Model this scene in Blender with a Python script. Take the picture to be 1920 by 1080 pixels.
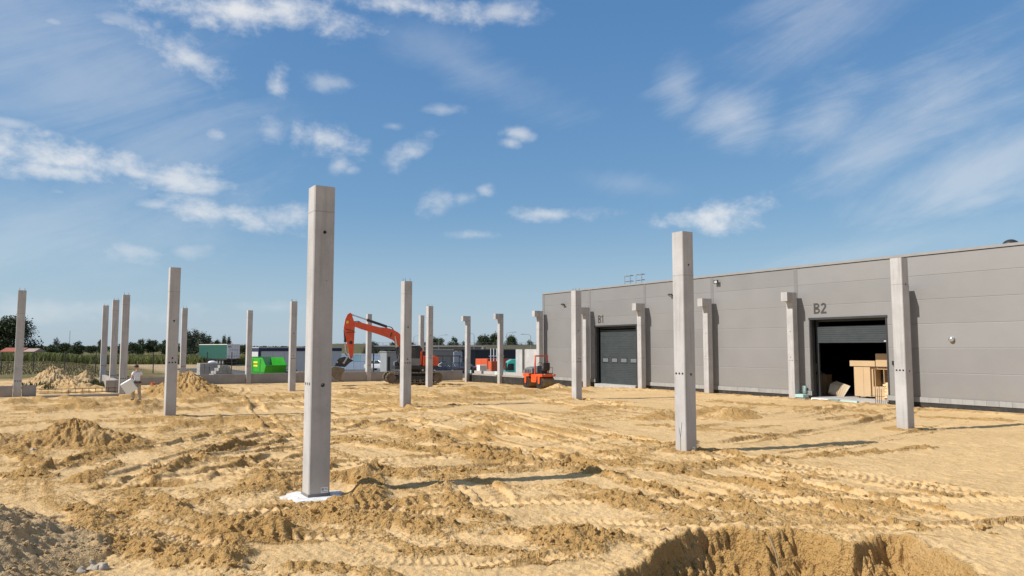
import bpy, bmesh, math, random
import numpy as np
from mathutils import Matrix, Vector, Euler

# ------------------------------------------------------------------ scene, camera, sky, sun
for o in list(bpy.data.objects): bpy.data.objects.remove(o)
SC = bpy.context.scene
COL = SC.collection
R = math.radians
PI = math.pi

FPX = 1403.0                      # focal length in photo pixels (photo 1920 wide)
PITCH = math.atan(112 / FPX)      # the horizon lies 112 px under the middle
EYE = 2.73                        # height of the lens above the sand
cam_d = bpy.data.cameras.new('camera')
cam_d.sensor_width = 36.0
cam_d.lens = 36.0 * FPX / 1920.0
cam_d.clip_start = 0.1
cam_d.clip_end = 12000
cam = bpy.data.objects.new('camera', cam_d)
cam.location = (0, 0, EYE)
cam.rotation_euler = (PI / 2 + PITCH, 0, 0)
COL.objects.link(cam)
SC.camera = cam
SC.render.resolution_x, SC.render.resolution_y = 1024, 576

SUN_EL = R(43)
SUN_AZ_TRAVEL = R(19)             # light travels towards this angle from +X
sun_to = Vector((-math.cos(SUN_AZ_TRAVEL) * math.cos(SUN_EL), -math.sin(SUN_AZ_TRAVEL) * math.cos(SUN_EL), math.sin(SUN_EL)))
sd = bpy.data.lights.new('sun', 'SUN')
sd.energy = 4.6
sd.angle = R(0.53)
sd.color = (1.0, 0.955, 0.895)
sun = bpy.data.objects.new('sun', sd)
sun.rotation_euler = sun_to.to_track_quat('Z', 'Y').to_euler()
sun.location = (-40, -20, 60)
COL.objects.link(sun)

SC.view_settings.view_transform = 'Standard'
SC.view_settings.look = 'None'
SC.view_settings.gamma = 1.0
SC.view_settings.exposure = 0.27
SC.view_settings.use_curve_mapping = False

def build_world():
    w = bpy.data.worlds.new('World'); SC.world = w; w.use_nodes = True
    nt = w.node_tree; N = nt.nodes; L = nt.links; N.clear()
    out = N.new('ShaderNodeOutputWorld'); bg = N.new('ShaderNodeBackground')
    bg.inputs['Strength'].default_value = 0.075
    L.new(bg.outputs[0], out.inputs[0])
    sky = N.new('ShaderNodeTexSky'); sky.sky_type = 'NISHITA'; sky.sun_disc = False
    sky.sun_elevation = SUN_EL
    sky.sun_rotation = math.atan2(sun_to.x, sun_to.y)
    sky.altitude = 60; sky.air_density = 1.0; sky.dust_density = 0.4; sky.ozone_density = 2.2
    hs = N.new('ShaderNodeHueSaturation'); hs.inputs['Saturation'].default_value = 1.0
    hs.inputs['Value'].default_value = 1.0
    # one tone curve for the whole sky (the photograph's camera renders it bluer and flatter)
    sc_ = N.new('ShaderNodeSeparateColor'); cc_ = N.new('ShaderNodeCombineColor'); L.new(sky.outputs[0], sc_.inputs[0])
    for i, (a_, g_) in enumerate(((0.72, 0.87), (0.74, 0.65), (0.79, 0.42))):
        p1 = N.new('ShaderNodeMath'); p1.operation = 'MULTIPLY'; p1.inputs[1].default_value = 0.0874; L.new(sc_.outputs[i], p1.inputs[0])
        p2 = N.new('ShaderNodeMath'); p2.operation = 'POWER'; p2.inputs[1].default_value = g_; L.new(p1.outputs[0], p2.inputs[0])
        p3 = N.new('ShaderNodeMath'); p3.operation = 'MULTIPLY'; p3.inputs[1].default_value = a_ / 0.0874; L.new(p2.outputs[0], p3.inputs[0]); L.new(p3.outputs[0], cc_.inputs[i])
    L.new(cc_.outputs[0], hs.inputs['Color'])
    tc = N.new('ShaderNodeTexCoord'); sep = N.new('ShaderNodeSeparateXYZ')
    L.new(tc.outputs['Generated'], sep.inputs[0])
    def m(op, a, b=None, c=None, clamp=False):
        n = N.new('ShaderNodeMath'); n.operation = op; n.use_clamp = clamp
        for i, s in enumerate((a, b, c)):
            if s is None: continue
            if isinstance(s, (int, float)): n.inputs[i].default_value = s
            else: L.new(s, n.inputs[i])
        return n.outputs[0]
    az = m('ARCTAN2', sep.outputs[0], sep.outputs[1]); el = m('ARCSINE', sep.outputs[2])
    cmb = N.new('ShaderNodeCombineXYZ'); L.new(az, cmb.inputs[0]); L.new(el, cmb.inputs[1])
    ang = cmb.outputs[0]
    def noise(scale, detail, rough, sx=1, sy=1, rot=0, dist=0.0):
        mp = N.new('ShaderNodeMapping'); mp.vector_type = 'TEXTURE'
        mp.inputs['Rotation'].default_value = (0, 0, rot)
        mp.inputs['Scale'].default_value = (sx, sy, 1)
        L.new(ang, mp.inputs[0])
        n = N.new('ShaderNodeTexNoise'); n.inputs['Scale'].default_value = scale
        n.inputs['Detail'].default_value = detail; n.inputs['Roughness'].default_value = rough
        n.inputs['Distortion'].default_value = dist
        L.new(mp.outputs[0], n.inputs['Vector']); return n.outputs[0]
    puff = noise(17, 8, 0.62, 1.6, 1.0, 0, 0.15)
    puff2 = noise(48, 6, 0.6, 1.4, 1.0, 0, 0.1)
    wisp = noise(11, 10, 0.66, 4.5, 1.0, R(20), 0.7)
    pk = m('ADD', m('MULTIPLY', m('SUBTRACT', puff, 0.5), 3.6), m('MULTIPLY', m('SUBTRACT', puff2, 0.5), 1.5))
    wk = m('MULTIPLY', m('SUBTRACT', wisp, 0.5), 3.3)
    def angles(x, y):
        a = (x - 960) / FPX; b = (540 - y) / FPX
        d = Vector((a, math.cos(PITCH) - b * math.sin(PITCH), math.sin(PITCH) + b * math.cos(PITCH))).normalized()
        return math.atan2(d.x, d.y), math.asin(d.z)
    total = None
    # heaps of fair-weather cloud: photo position, half size, tilt, cover, soft width
    cum = [(470, 22, 185, 28, 1, .95), (790, 15, 140, 22, -1, .85), (950, 24, 70, 18, -3, .6), (352, 112, 88, 34, -22, .75),
           (522, 150, 22, 22, 0, .75), (605, 155, 48, 16, -4, .4), (130, 298, 180, 30, 0, .95), (110, 322, 150, 20, 0, .9), (300, 332, 120, 18, -6, .8),
           (410, 255, 28, 14, 0, .55), (508, 245, 32, 28, 0, .42), (612, 264, 62, 30, -5, .8), (638, 308, 24, 20, 50, .5),
           (770, 280, 52, 22, 30, .62), (832, 206, 36, 10, 0, .4), (972, 250, 36, 12, -15, .6), (958, 269, 18, 10, 0, .5),
           (822, 378, 34, 22, 18, .5), (870, 372, 24, 14, 0, .45), (910, 357, 16, 11, 0, .45), (1035, 402, 82, 13, -2, .65),
           (890, 440, 42, 8, 0, .4), (430, 405, 120, 22, -6, .85), (525, 408, 60, 26, 8, .75), (290, 382, 36, 11, 0, .5),
           (255, 468, 60, 18, -3, .45), (345, 472, 42, 14, 0, .35), (1335, 406, 84, 30, 2, .95), (20, 230, 28, 9, 0, .45),
           (112, 360, 22, 8, 0, .4), (658, 320, 15, 10, 0, .45), (60, 580, 190, 20, 0, .3), (520, 575, 60, 10, 0, .22),
           (220, 36, 45, 10, 0, .35), (740, 237, 20, 8, 0, .35), (205, 40, 15, 6, 0, .4), (98, 40, 14, 6, 0, .4)]
    for (cx, cy, hw, hh, tilt, cov) in cum:
        a, e = angles(cx, cy)
        mp = N.new('ShaderNodeMapping'); mp.vector_type = 'TEXTURE'
        mp.inputs['Location'].default_value = (a, e, 0); mp.inputs['Rotation'].default_value = (0, 0, R(tilt))
        mp.inputs['Scale'].default_value = (hw / FPX, hh / FPX, 1)
        L.new(ang, mp.inputs[0])
        ln = N.new('ShaderNodeVectorMath'); ln.operation = 'LENGTH'; L.new(mp.outputs[0], ln.inputs[0])
        q = m('SUBTRACT', m('ADD', pk, 1.12), ln.outputs['Value'])
        mr = N.new('ShaderNodeMapRange'); mr.interpolation_type = 'SMOOTHSTEP'
        mr.inputs[1].default_value = -0.25; mr.inputs[2].default_value = 1.45; mr.inputs[4].default_value = cov * 0.93
        L.new(q, mr.inputs[0])
        total = mr.outputs[0] if total is None else m('MAXIMUM', total, mr.outputs[0])
    cir = [(1275, 170, 45, 55, 30, .30), (1375, 222, 85, 55, -10, .42), (1550, 225, 95, 60, 20, .42), (1740, 200, 190, 70, 22, .34), (1660, 280, 130, 45, 25, .3),
           (1800, 330, 170, 55, 14, .36), (1520, 40, 150, 55, 20, .26), (1830, 375, 60, 14, 10, .3), (880, 130, 200, 40, -22, .16), (120, 130, 330, 130, -20, .24), (60, 420, 260, 90, 5, .2), (1180, 345, 100, 22, -8, .14), (1640, 470, 200, 30, 8, .16)]
    for (cx, cy, hw, hh, tilt, cov) in cir:
        a, e = angles(cx, cy)
        mp = N.new('ShaderNodeMapping'); mp.vector_type = 'TEXTURE'
        mp.inputs['Location'].default_value = (a, e, 0); mp.inputs['Rotation'].default_value = (0, 0, R(tilt))
        mp.inputs['Scale'].default_value = (hw / FPX, hh / FPX, 1)
        L.new(ang, mp.inputs[0])
        ln = N.new('ShaderNodeVectorMath'); ln.operation = 'LENGTH'; L.new(mp.outputs[0], ln.inputs[0])
        q = m('SUBTRACT', m('ADD', m('ADD', wk, m('MULTIPLY', pk, 0.25)), 1.0), ln.outputs['Value'])
        mr = N.new('ShaderNodeMapRange'); mr.interpolation_type = 'SMOOTHSTEP'
        mr.inputs[1].default_value = -0.5; mr.inputs[2].default_value = 1.4; mr.inputs[4].default_value = cov * 1.15
        L.new(q, mr.inputs[0])
        total = m('MAXIMUM', total, mr.outputs[0])
    # sky goes on all round; unseen clouds made denser to warm the ambient light
    big = noise(5.0, 4, 0.55, 1.6, 0.8)
    gen = m('ADD', m('MULTIPLY', m('SUBTRACT', big, 0.475), 5.0), m('MULTIPLY', pk, 0.5))
    mr = N.new('ShaderNodeMapRange'); mr.interpolation_type = 'SMOOTHSTEP'
    mr.inputs[1].default_value = 0.0; mr.inputs[2].default_value = 0.9; mr.inputs[4].default_value = 0.8
    L.new(gen, mr.inputs[0])
    off_az = N.new('ShaderNodeMapRange'); off_az.inputs[1].default_value = 0.62; off_az.inputs[2].default_value = 0.75
    L.new(m('ABSOLUTE', az), off_az.inputs[0])
    off_el = N.new('ShaderNodeMapRange'); off_el.inputs[1].default_value = 0.46; off_el.inputs[2].default_value = 0.55
    L.new(el, off_el.inputs[0])
    total = m('MAXIMUM', total, m('MULTIPLY', mr.outputs[0], m('MAXIMUM', off_az.outputs[0], off_el.outputs[0])))
    mix = N.new('ShaderNodeMix'); mix.data_type = 'RGBA'
    # pale haze low over the whole horizon
    hz = N.new('ShaderNodeMapRange'); hz.interpolation_type = 'SMOOTHSTEP'; L.new(el, hz.inputs[0])
    for i_, v_ in ((1, 0.0), (2, 0.2), (3, 0.42), (4, 0.0)): hz.inputs[i_].default_value = v_
    mh = N.new('ShaderNodeMix'); mh.data_type = 'RGBA'; L.new(hz.outputs[0], mh.inputs[0]); L.new(hs.outputs[0], mh.inputs[6]); mh.inputs[7].default_value = (5.6, 7.2, 8.2, 1)
    L.new(total, mix.inputs[0]); L.new(mh.outputs[2], mix.inputs[6])
    mix.inputs[7].default_value = (9.3, 9.4, 9.5, 1)
    L.new(mix.outputs[2], bg.inputs['Color'])
build_world()

# ------------------------------------------------------------------ photo geometry
U = np.array([-0.53829884, 0.84275403]); V = np.array([0.84275403, 0.53829884])   # axes of the column grid
TH = math.atan2(0.53829884, 0.84275403)
ct, st = math.cos(PITCH), math.sin(PITCH)
def ray(x, y):
    a = (x - 960) / FPX; b = (540 - y) / FPX
    return np.array([a, ct - b * st, st + b * ct])
def gnd(x, y, z=0.0):
    d = ray(x, y); t = (z - EYE) / d[2]; return Vector((d[0] * t, d[1] * t, z))
def at(x, y, D):
    d = ray(x, y); t = D / d[1]; return Vector((d[0] * t, D, d[2] * t + EYE))
def vu(v, u, z=0.0):
    p = V * v + U * u; return Vector((p[0], p[1], z))
def onv(x, y, vv):
    d = ray(x, y); t = vv / float(d[:2] @ V); p = d * t; return float(p[:2] @ U), p[2] + EYE

# ------------------------------------------------------------------ mesh and object helpers
class MB:
    def __init__(s): s.v = []; s.f = []
    def add(s, vs, fs, mtx=None):
        o = len(s.v)
        s.v += [tuple(mtx @ Vector(p)) if mtx is not None else tuple(p) for p in vs]
        s.f += [tuple(o + i for i in f) for f in fs]; return s
    def box(s, x0, x1, y0, y1, z0, z1, mtx=None, ch=0.0):
        if x0 > x1: x0, x1 = x1, x0
        if y0 > y1: y0, y1 = y1, y0
        if ch <= 0:
            return s.add([(x0, y0, z0), (x1, y0, z0), (x1, y1, z0), (x0, y1, z0), (x0, y0, z1), (x1, y0, z1), (x1, y1, z1), (x0, y1, z1)],
                         [(3, 2, 1, 0), (4, 5, 6, 7), (0, 1, 5, 4), (1, 2, 6, 5), (2, 3, 7, 6), (3, 0, 4, 7)], mtx)
        bm = bmesh.new(); bmesh.ops.create_cube(bm, size=1)
        for v in bm.verts: v.co = Vector(((x0 + x1) / 2 + v.co.x * (x1 - x0), (y0 + y1) / 2 + v.co.y * (y1 - y0), (z0 + z1) / 2 + v.co.z * (z1 - z0)))
        bmesh.ops.bevel(bm, geom=list(bm.edges), offset=ch, segments=2, affect='EDGES', profile=0.7)
        bm.verts.index_update()
        s.add([v.co.copy() for v in bm.verts], [tuple(v.index for v in f.verts) for f in bm.faces], mtx); bm.free(); return s
    def prism(s, pts, a0, a1, axis='y', mtx=None, ch=0.0):
        """outline (p, q) extruded along an axis: 'y' -> (p, a, q), 'x' -> (a, p, q), 'z' -> (p, q, a)"""
        mk = {'y': lambda p, a: (p[0], a, p[1]), 'x': lambda p, a: (a, p[0], p[1]), 'z': lambda p, a: (p[0], p[1], a)}[axis]
        n = len(pts)
        if ch <= 0:
            vs = [mk(p, a0) for p in pts] + [mk(p, a1) for p in pts]
            fs = [tuple(range(n)), tuple(range(2 * n - 1, n - 1, -1))] + [(i, (i + 1) % n + 0, n + (i + 1) % n, n + i)[::-1] for i in range(n)]
            bm = bmesh.new(); bv = [bm.verts.new(p) for p in vs]
            for f in fs: bm.faces.new([bv[i] for i in f])
        else:
            bm = bmesh.new(); bv = [bm.verts.new(mk(p, a0)) for p in pts]
            f = bm.faces.new(bv); r = bmesh.ops.extrude_face_region(bm, geom=[f])
            d = Vector(mk((0, 0), a1)) - Vector(mk((0, 0), a0))
            bmesh.ops.translate(bm, vec=d, verts=[e for e in r['geom'] if isinstance(e, bmesh.types.BMVert)])
            bmesh.ops.bevel(bm, geom=[e for e in bm.edges if abs((e.verts[0].co - e.verts[1].co).dot(d)) < 1e-6], offset=ch, segments=2, affect='EDGES', profile=0.7)
        bmesh.ops.recalc_face_normals(bm, faces=bm.faces); bm.verts.index_update()
        s.add([v.co.copy() for v in bm.verts], [tuple(v.index for v in f.verts) for f in bm.faces], mtx); bm.free(); return s
    def cyl(s, p0, p1, r0, r1=None, n=12, caps=True):
        p0, p1 = Vector(p0), Vector(p1); r1 = r0 if r1 is None else r1
        d = p1 - p0; q = d.to_track_quat('Z', 'Y').to_matrix()
        vs = [p0 + q @ Vector((math.cos(2 * PI * i / n) * r0, math.sin(2 * PI * i / n) * r0, 0)) for i in range(n)]
        vs += [p1 + q @ Vector((math.cos(2 * PI * i / n) * r1, math.sin(2 * PI * i / n) * r1, 0)) for i in range(n)]
        fs = [(i, (i + 1) % n, n + (i + 1) % n, n + i) for i in range(n)]
        if caps: fs += [tuple(range(n - 1, -1, -1)), tuple(range(n, 2 * n))]
        return s.add(vs, fs)
    def tube(s, path, r, n=6, closed=False):
        path = [Vector(p) for p in path]; rings = []; k = len(path); o = len(s.v)
        for i, p in enumerate(path):
            a = path[(i - 1) % k] if (i > 0 or closed) else p
            b = path[(i + 1) % k] if (i < k - 1 or closed) else p
            q = (b - a).to_track_quat('Z', 'Y').to_matrix()
            rr = r[i] if isinstance(r, (list, tuple)) else r
            s.v += [tuple(p + q @ Vector((math.cos(2 * PI * j / n) * rr, math.sin(2 * PI * j / n) * rr, 0))) for j in range(n)]
        for i in range(k if closed else k - 1):
            a = o + i * n; b = o + ((i + 1) % k) * n
            s.f += [(a + j, a + (j + 1) % n, b + (j + 1) % n, b + j) for j in range(n)]
        if not closed:
            s.f.append(tuple(range(o + n - 1, o - 1, -1))); s.f.append(tuple(range(o + (k - 1) * n, o + k * n)))
        return s
    def ball(s, c, r, seg=12, rings=8, sc=(1, 1, 1)):
        bm = bmesh.new(); bmesh.ops.create_uvsphere(bm, u_segments=seg, v_segments=rings, radius=r); bm.verts.index_update()
        s.add([(c[0] + v.co.x * sc[0], c[1] + v.co.y * sc[1], c[2] + v.co.z * sc[2]) for v in bm.verts], [tuple(v.index for v in f.verts) for f in bm.faces]); bm.free(); return s
    def mesh(s, name, m, smooth=False):
        me = bpy.data.meshes.new(name); me.from_pydata(s.v, [], s.f)
        if m: me.materials.append(m)
        if smooth: smooth_by_angle(me, smooth)
        return me
    def build(s, name, m, parent=None, smooth=False):
        o = bpy.data.objects.new(name, s.mesh(name, m, smooth)); COL.objects.link(o)
        if parent is not None: o.parent = parent
        return o

def smooth_by_angle(me, ang=True):
    me.polygons.foreach_set('use_smooth', [True] * len(me.polygons))
    lim = R(35) if ang is True else R(ang)
    bm = bmesh.new(); bm.from_mesh(me)
    for e in bm.edges:
        if len(e.link_faces) == 2 and e.calc_face_angle(0) > lim: e.smooth = False
    bm.to_mesh(me); bm.free()

def empty(name, loc=(0, 0, 0), rz=0.0):
    o = bpy.data.objects.new(name, None); o.location = loc; o.rotation_euler = (0, 0, rz); o.empty_display_size = 0.3
    COL.objects.link(o); return o
def tag(o, label=None, cat=None, group=None, kind=None):
    if label: o['label'] = label
    if label and cat and not kind: kind = 'thing'
    if cat: o['category'] = cat
    if group: o['group'] = group
    if kind: o['kind'] = kind
    return o
def place(o, loc, rz=0.0):
    o.location = loc; o.rotation_euler = (0, 0, rz); return o
def copy_tree(o, parent=None):
    c = o.copy(); COL.objects.link(c); c.parent = parent
    for ch in list(o.children): copy_tree(ch, c)
    return c
def raw_mesh(name, verts, faces, mat, smooth=True):
    """numpy arrays -> mesh (all faces with the same corner count)"""
    me = bpy.data.meshes.new(name); k = faces.shape[1]
    me.vertices.add(len(verts)); me.vertices.foreach_set('co', np.ascontiguousarray(verts, dtype=np.float32).ravel())
    me.loops.add(faces.size); me.loops.foreach_set('vertex_index', np.ascontiguousarray(faces, dtype=np.int32).ravel())
    me.polygons.add(len(faces)); me.polygons.foreach_set('loop_start', np.arange(0, faces.size, k, dtype=np.int32))
    me.polygons.foreach_set('use_smooth', np.full(len(faces), smooth))
    if mat: me.materials.append(mat)
    me.update(calc_edges=True); return me

# ------------------------------------------------------------------ materials
def nodes_of(name):
    m = bpy.data.materials.new(name); m.use_nodes = True
    nt = m.node_tree; return m, nt, nt.nodes, nt.links, nt.nodes['Principled BSDF']
def coords(N, L, scale=(1, 1, 1), rnd=True):
    tc = N.new('ShaderNodeTexCoord'); mp = N.new('ShaderNodeMapping'); mp.inputs['Scale'].default_value = scale
    L.new(tc.outputs['Object'], mp.inputs[0])
    if rnd:
        oi = N.new('ShaderNodeObjectInfo'); mu = N.new('ShaderNodeMath'); mu.operation = 'MULTIPLY'; mu.inputs[1].default_value = 37.0
        L.new(oi.outputs['Random'], mu.inputs[0]); L.new(mu.outputs[0], mp.inputs['Location'])
    return mp.outputs[0]
def nz(N, L, vec, scale, detail=4, rough=0.55):
    n = N.new('ShaderNodeTexNoise'); n.inputs['Scale'].default_value = scale; n.inputs['Detail'].default_value = detail
    n.inputs['Roughness'].default_value = rough; L.new(vec, n.inputs['Vector']); return n.outputs[0]
def rng(N, L, s, a, b, c, d):
    r = N.new('ShaderNodeMapRange'); L.new(s, r.inputs[0])
    for i, x in enumerate((a, b, c, d)): r.inputs[i + 1].default_value = x
    return r.outputs[0]
def mixc(N, L, f, a, b, mode='MIX'):
    x = N.new('ShaderNodeMix'); x.data_type = 'RGBA'; x.blend_type = mode
    for i, s in ((0, f), (6, a), (7, b)):
        if isinstance(s, (int, float)): x.inputs[i].default_value = s
        elif isinstance(s, tuple): x.inputs[i].default_value = (*s, 1)[:4]
        else: L.new(s, x.inputs[i])
    return x.outputs[2]
def bump(N, L, P, h, strength, dist):
    b = N.new('ShaderNodeBump'); b.inputs['Strength'].default_value = strength; b.inputs['Distance'].default_value = dist
    L.new(h, b.inputs['Height']); L.new(b.outputs[0], P.inputs['Normal'])
MATS = {}
def mat(name, col, rough=0.6, metal=0.0, var=0.12, vs=2.0, dirt=0.0, dcol=(0.22, 0.16, 0.09), bmp=0.0, bs=40.0, spec=0.5, trans=0.0, coat=0.0):
    if name in MATS: return MATS[name]
    m, nt, N, L, P = nodes_of(name)
    vec = coords(N, L)
    n1 = nz(N, L, vec, vs, 5)
    k = rng(N, L, n1, 0.3, 0.7, 1 - var, 1 + var)
    c = mixc(N, L, 1.0, tuple(col), k, 'MULTIPLY')
    if dirt > 0:
        n2 = nz(N, L, vec, vs * 2.3, 7, 0.65)
        f = rng(N, L, n2, 0.48, 0.75, 0.0, dirt)
        c = mixc(N, L, f, c, dcol)
    L.new(c, P.inputs['Base Color'])
    rr = rng(N, L, n1, 0.3, 0.7, max(0.03, rough - 0.08), min(1, rough + 0.08)); L.new(rr, P.inputs['Roughness'])
    P.inputs['Metallic'].default_value = metal; P.inputs['Specular IOR Level'].default_value = spec
    P.inputs['Transmission Weight'].default_value = trans; P.inputs['Coat Weight'].default_value = coat
    if bmp > 0: bump(N, L, P, nz(N, L, vec, bs, 3), bmp, 0.01)
    MATS[name] = m; return m

def mat_concrete(name, col, streak=0.25, pores=True):
    m, nt, N, L, P = nodes_of(name)
    vec = coords(N, L)
    big = nz(N, L, vec, 1.1, 5, 0.6)
    k = rng(N, L, big, 0.3, 0.72, 0.80, 1.1)
    c = mixc(N, L, 1.0, tuple(col), k, 'MULTIPLY')
    mp = N.new('ShaderNodeMapping'); mp.inputs['Scale'].default_value = (9, 9, 0.55); L.new(vec, mp.inputs[0])
    stn = nz(N, L, mp.outputs[0], 1.0, 5, 0.6)
    f = rng(N, L, stn, 0.5, 0.78, 0.0, streak)
    c = mixc(N, L, f, c, (col[0] * 0.55, col[1] * 0.53, col[2] * 0.5))
    mp2 = N.new('ShaderNodeMapping'); mp2.inputs['Scale'].default_value = (3, 3, 0.35); L.new(vec, mp2.inputs[0])
    lt = nz(N, L, mp2.outputs[0], 1.3, 4, 0.5)
    c = mixc(N, L, rng(N, L, lt, 0.55, 0.8, 0.0, 0.4), c, (col[0] * 1.22, col[1] * 1.22, col[2] * 1.22))
    fine = nz(N, L, vec, 70, 3, 0.6)
    c = mixc(N, L, 1.0, c, rng(N, L, fine, 0.25, 0.75, 0.93, 1.06), 'MULTIPLY')
    if pores:
        tz = N.new('ShaderNodeTexCoord'); sz = N.new('ShaderNodeSeparateXYZ'); L.new(tz.outputs['Object'], sz.inputs[0])
        oi = N.new('ShaderNodeObjectInfo'); zo = N.new('ShaderNodeMath'); zo.operation = 'MULTIPLY_ADD'; zo.inputs[1].default_value = 1.2; zo.inputs[2].default_value = 4.2; L.new(oi.outputs['Random'], zo.inputs[0])
        zd = N.new('ShaderNodeMath'); zd.operation = 'SUBTRACT'; L.new(sz.outputs[2], zd.inputs[0]); L.new(zo.outputs[0], zd.inputs[1])
        za = N.new('ShaderNodeMath'); za.operation = 'ABSOLUTE'; L.new(zd.outputs[0], za.inputs[0])
        c = mixc(N, L, rng(N, L, za.outputs[0], 0.006, 0.016, 0.45, 0.0), c, (col[0] * .4, col[1] * .38, col[2] * .36))
        c = mixc(N, L, rng(N, L, sz.outputs[2], 0.0, 0.5, 0.35, 0.0), c, (0.40, 0.30, 0.19))
        vo = N.new('ShaderNodeTexVoronoi'); vo.inputs['Scale'].default_value = 7.0; L.new(vec, vo.inputs['Vector'])
        pf = rng(N, L, vo.outputs['Distance'], 0.035, 0.06, 0.75, 0.0)
        c = mixc(N, L, pf, c, (0.07, 0.065, 0.06))
    L.new(c, P.inputs['Base Color']); P.inputs['Roughness'].default_value = 0.85; P.inputs['Specular IOR Level'].default_value = 0.3
    bump(N, L, P, fine, 0.25, 0.006)
    MATS[name] = m; return m

def mat_leaf(name, a, b):
    m, nt, N, L, P = nodes_of(name)
    vec = coords(N, L); n = nz(N, L, vec, 0.9, 4); n2 = nz(N, L, vec, 5, 3)
    c = mixc(N, L, rng(N, L, n, 0.3, 0.7, 0, 1), tuple(a), tuple(b))
    c = mixc(N, L, 1.0, c, rng(N, L, n2, 0.3, 0.7, 0.75, 1.25), 'MULTIPLY')
    L.new(c, P.inputs['Base Color']); P.inputs['Roughness'].default_value = 0.6; P.inputs['Specular IOR Level'].default_value = 0.25
    P.inputs['Subsurface Weight'].default_value = 0.0
    MATS[name] = m; return m

TH = math.atan2(0.53829884, 0.84275403)
def mat_sand(name, dry, moist, gcol=None):
    """sand: colour follows how freshly it was dug (vertex attribute zones: moist, grass, grey)"""
    m, nt, N, L, P = nodes_of(name)
    tc = N.new('ShaderNodeTexCoord'); vec = tc.outputs['Object']
    at_ = N.new('ShaderNodeAttribute'); at_.attribute_name = 'zones'
    sp = N.new('ShaderNodeSeparateColor'); L.new(at_.outputs['Color'], sp.inputs[0])
    def mm(op, a, b, cl=False):
        n = N.new('ShaderNodeMath'); n.operation = op; n.use_clamp = cl
        for i, s in enumerate((a, b)):
            if isinstance(s, (int, float)): n.inputs[i].default_value = s
            else: L.new(s, n.inputs[i])
        return n.outputs[0]
    n1 = nz(N, L, vec, 0.45, 6, 0.62); n2 = nz(N, L, vec, 3.1, 6, 0.66); n3 = nz(N, L, vec, 24, 4, 0.6); n4 = nz(N, L, vec, 150, 2, 0.5)
    f = mm('ADD', sp.outputs[0], mm('MULTIPLY', mm('SUBTRACT', n2, 0.5), 0.9))
    f = mm('ADD', f, mm('MULTIPLY', mm('SUBTRACT', n3, 0.5), 0.8))
    f = rng(N, L, f, 0.12, 0.8, 0.0, 1.0)
    c = mixc(N, L, f, dry, moist)
    # crumbs and scuffs of damper sand scattered over the crust
    mpx = N.new('ShaderNodeMapping'); mpx.inputs['Rotation'].default_value = (0, 0, TH); mpx.inputs['Scale'].default_value = (1.0, 0.55, 1.0); L.new(vec, mpx.inputs[0])
    sp1 = nz(N, L, mpx.outputs[0], 7.5, 5, 0.7); sp2 = nz(N, L, mpx.outputs[0], 26, 4, 0.65)
    fl_ = mm('MULTIPLY', rng(N, L, sp1, 0.53, 0.62, 0.0, 0.7), rng(N, L, n2, 0.36, 0.56, 0.25, 1.0))
    c = mixc(N, L, fl_, c, (moist[0] * .92, moist[1] * .9, moist[2] * .88))
    c = mixc(N, L, rng(N, L, sp2, 0.58, 0.66, 0.0, 0.55), c, (moist[0] * .85, moist[1] * .82, moist[2] * .8))
    c = mixc(N, L, rng(N, L, sp2, 0.30, 0.40, 0.35, 0.0), c, (dry[0] * 1.1, dry[1] * 1.12, dry[2] * 1.18))
    c = mixc(N, L, 1.0, c, rng(N, L, n1, 0.3, 0.7, 0.9, 1.08), 'MULTIPLY')
    c = mixc(N, L, rng(N, L, n1, 0.52, 0.7, 0.0, 0.35), c, (dry[0] * 1.02, dry[1] * 1.05, dry[2] * 1.18))
    c = mixc(N, L, 1.0, c, rng(N, L, n4, 0.25, 0.75, 0.88, 1.12), 'MULTIPLY')
    c = mixc(N, L, 1.0, c, rng(N, L, n3, 0.3, 0.7, 0.93, 1.06), 'MULTIPLY')
    # grey loam and turf
    g = rng(N, L, n2, 0.35, 0.65, 0.75, 1.2)
    c = mixc(N, L, sp.outputs[2], c, mixc(N, L, 1.0, (0.40, 0.295, 0.175), g, 'MULTIPLY'))
    tn = nz(N, L, vec, 0.16, 6, 0.65)
    tc_ = mixc(N, L, rng(N, L, tn, 0.35, 0.65, 0, 1), (0.095, 0.088, 0.034), (0.20, 0.15, 0.07))
    c = mixc(N, L, sp.outputs[1], c, tc_)
    L.new(c, P.inputs['Base Color']); P.inputs['Roughness'].default_value = 0.95; P.inputs['Specular IOR Level'].default_value = 0.12
    b38 = nz(N, L, vec, 40, 3, 0.6); b14 = nz(N, L, vec, 15, 3, 0.6)
    amp = rng(N, L, sp.outputs[0], 0.05, 0.8, 0.42, 1.25)
    h = mm('MULTIPLY', mm('ADD', mm('MULTIPLY', b38, 0.030), mm('MULTIPLY', b14, 0.060)), amp)
    h = mm('ADD', h, mm('ADD', mm('MULTIPLY', n4, 0.003), mm('MULTIPLY', n2, 0.018)))
    bump(N, L, P, h, 1.0, 1.0)
    c = mixc(N, L, mm('MULTIPLY', rng(N, L, b38, 0.56, 0.68, 0.0, 0.65), amp), c, (moist[0] * .62, moist[1] * .56, moist[2] * .45))  # dark specks painted in for the tiny shadows between sand crumbs
    L.new(c, P.inputs['Base Color'])
    MATS[name] = m; return m

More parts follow.
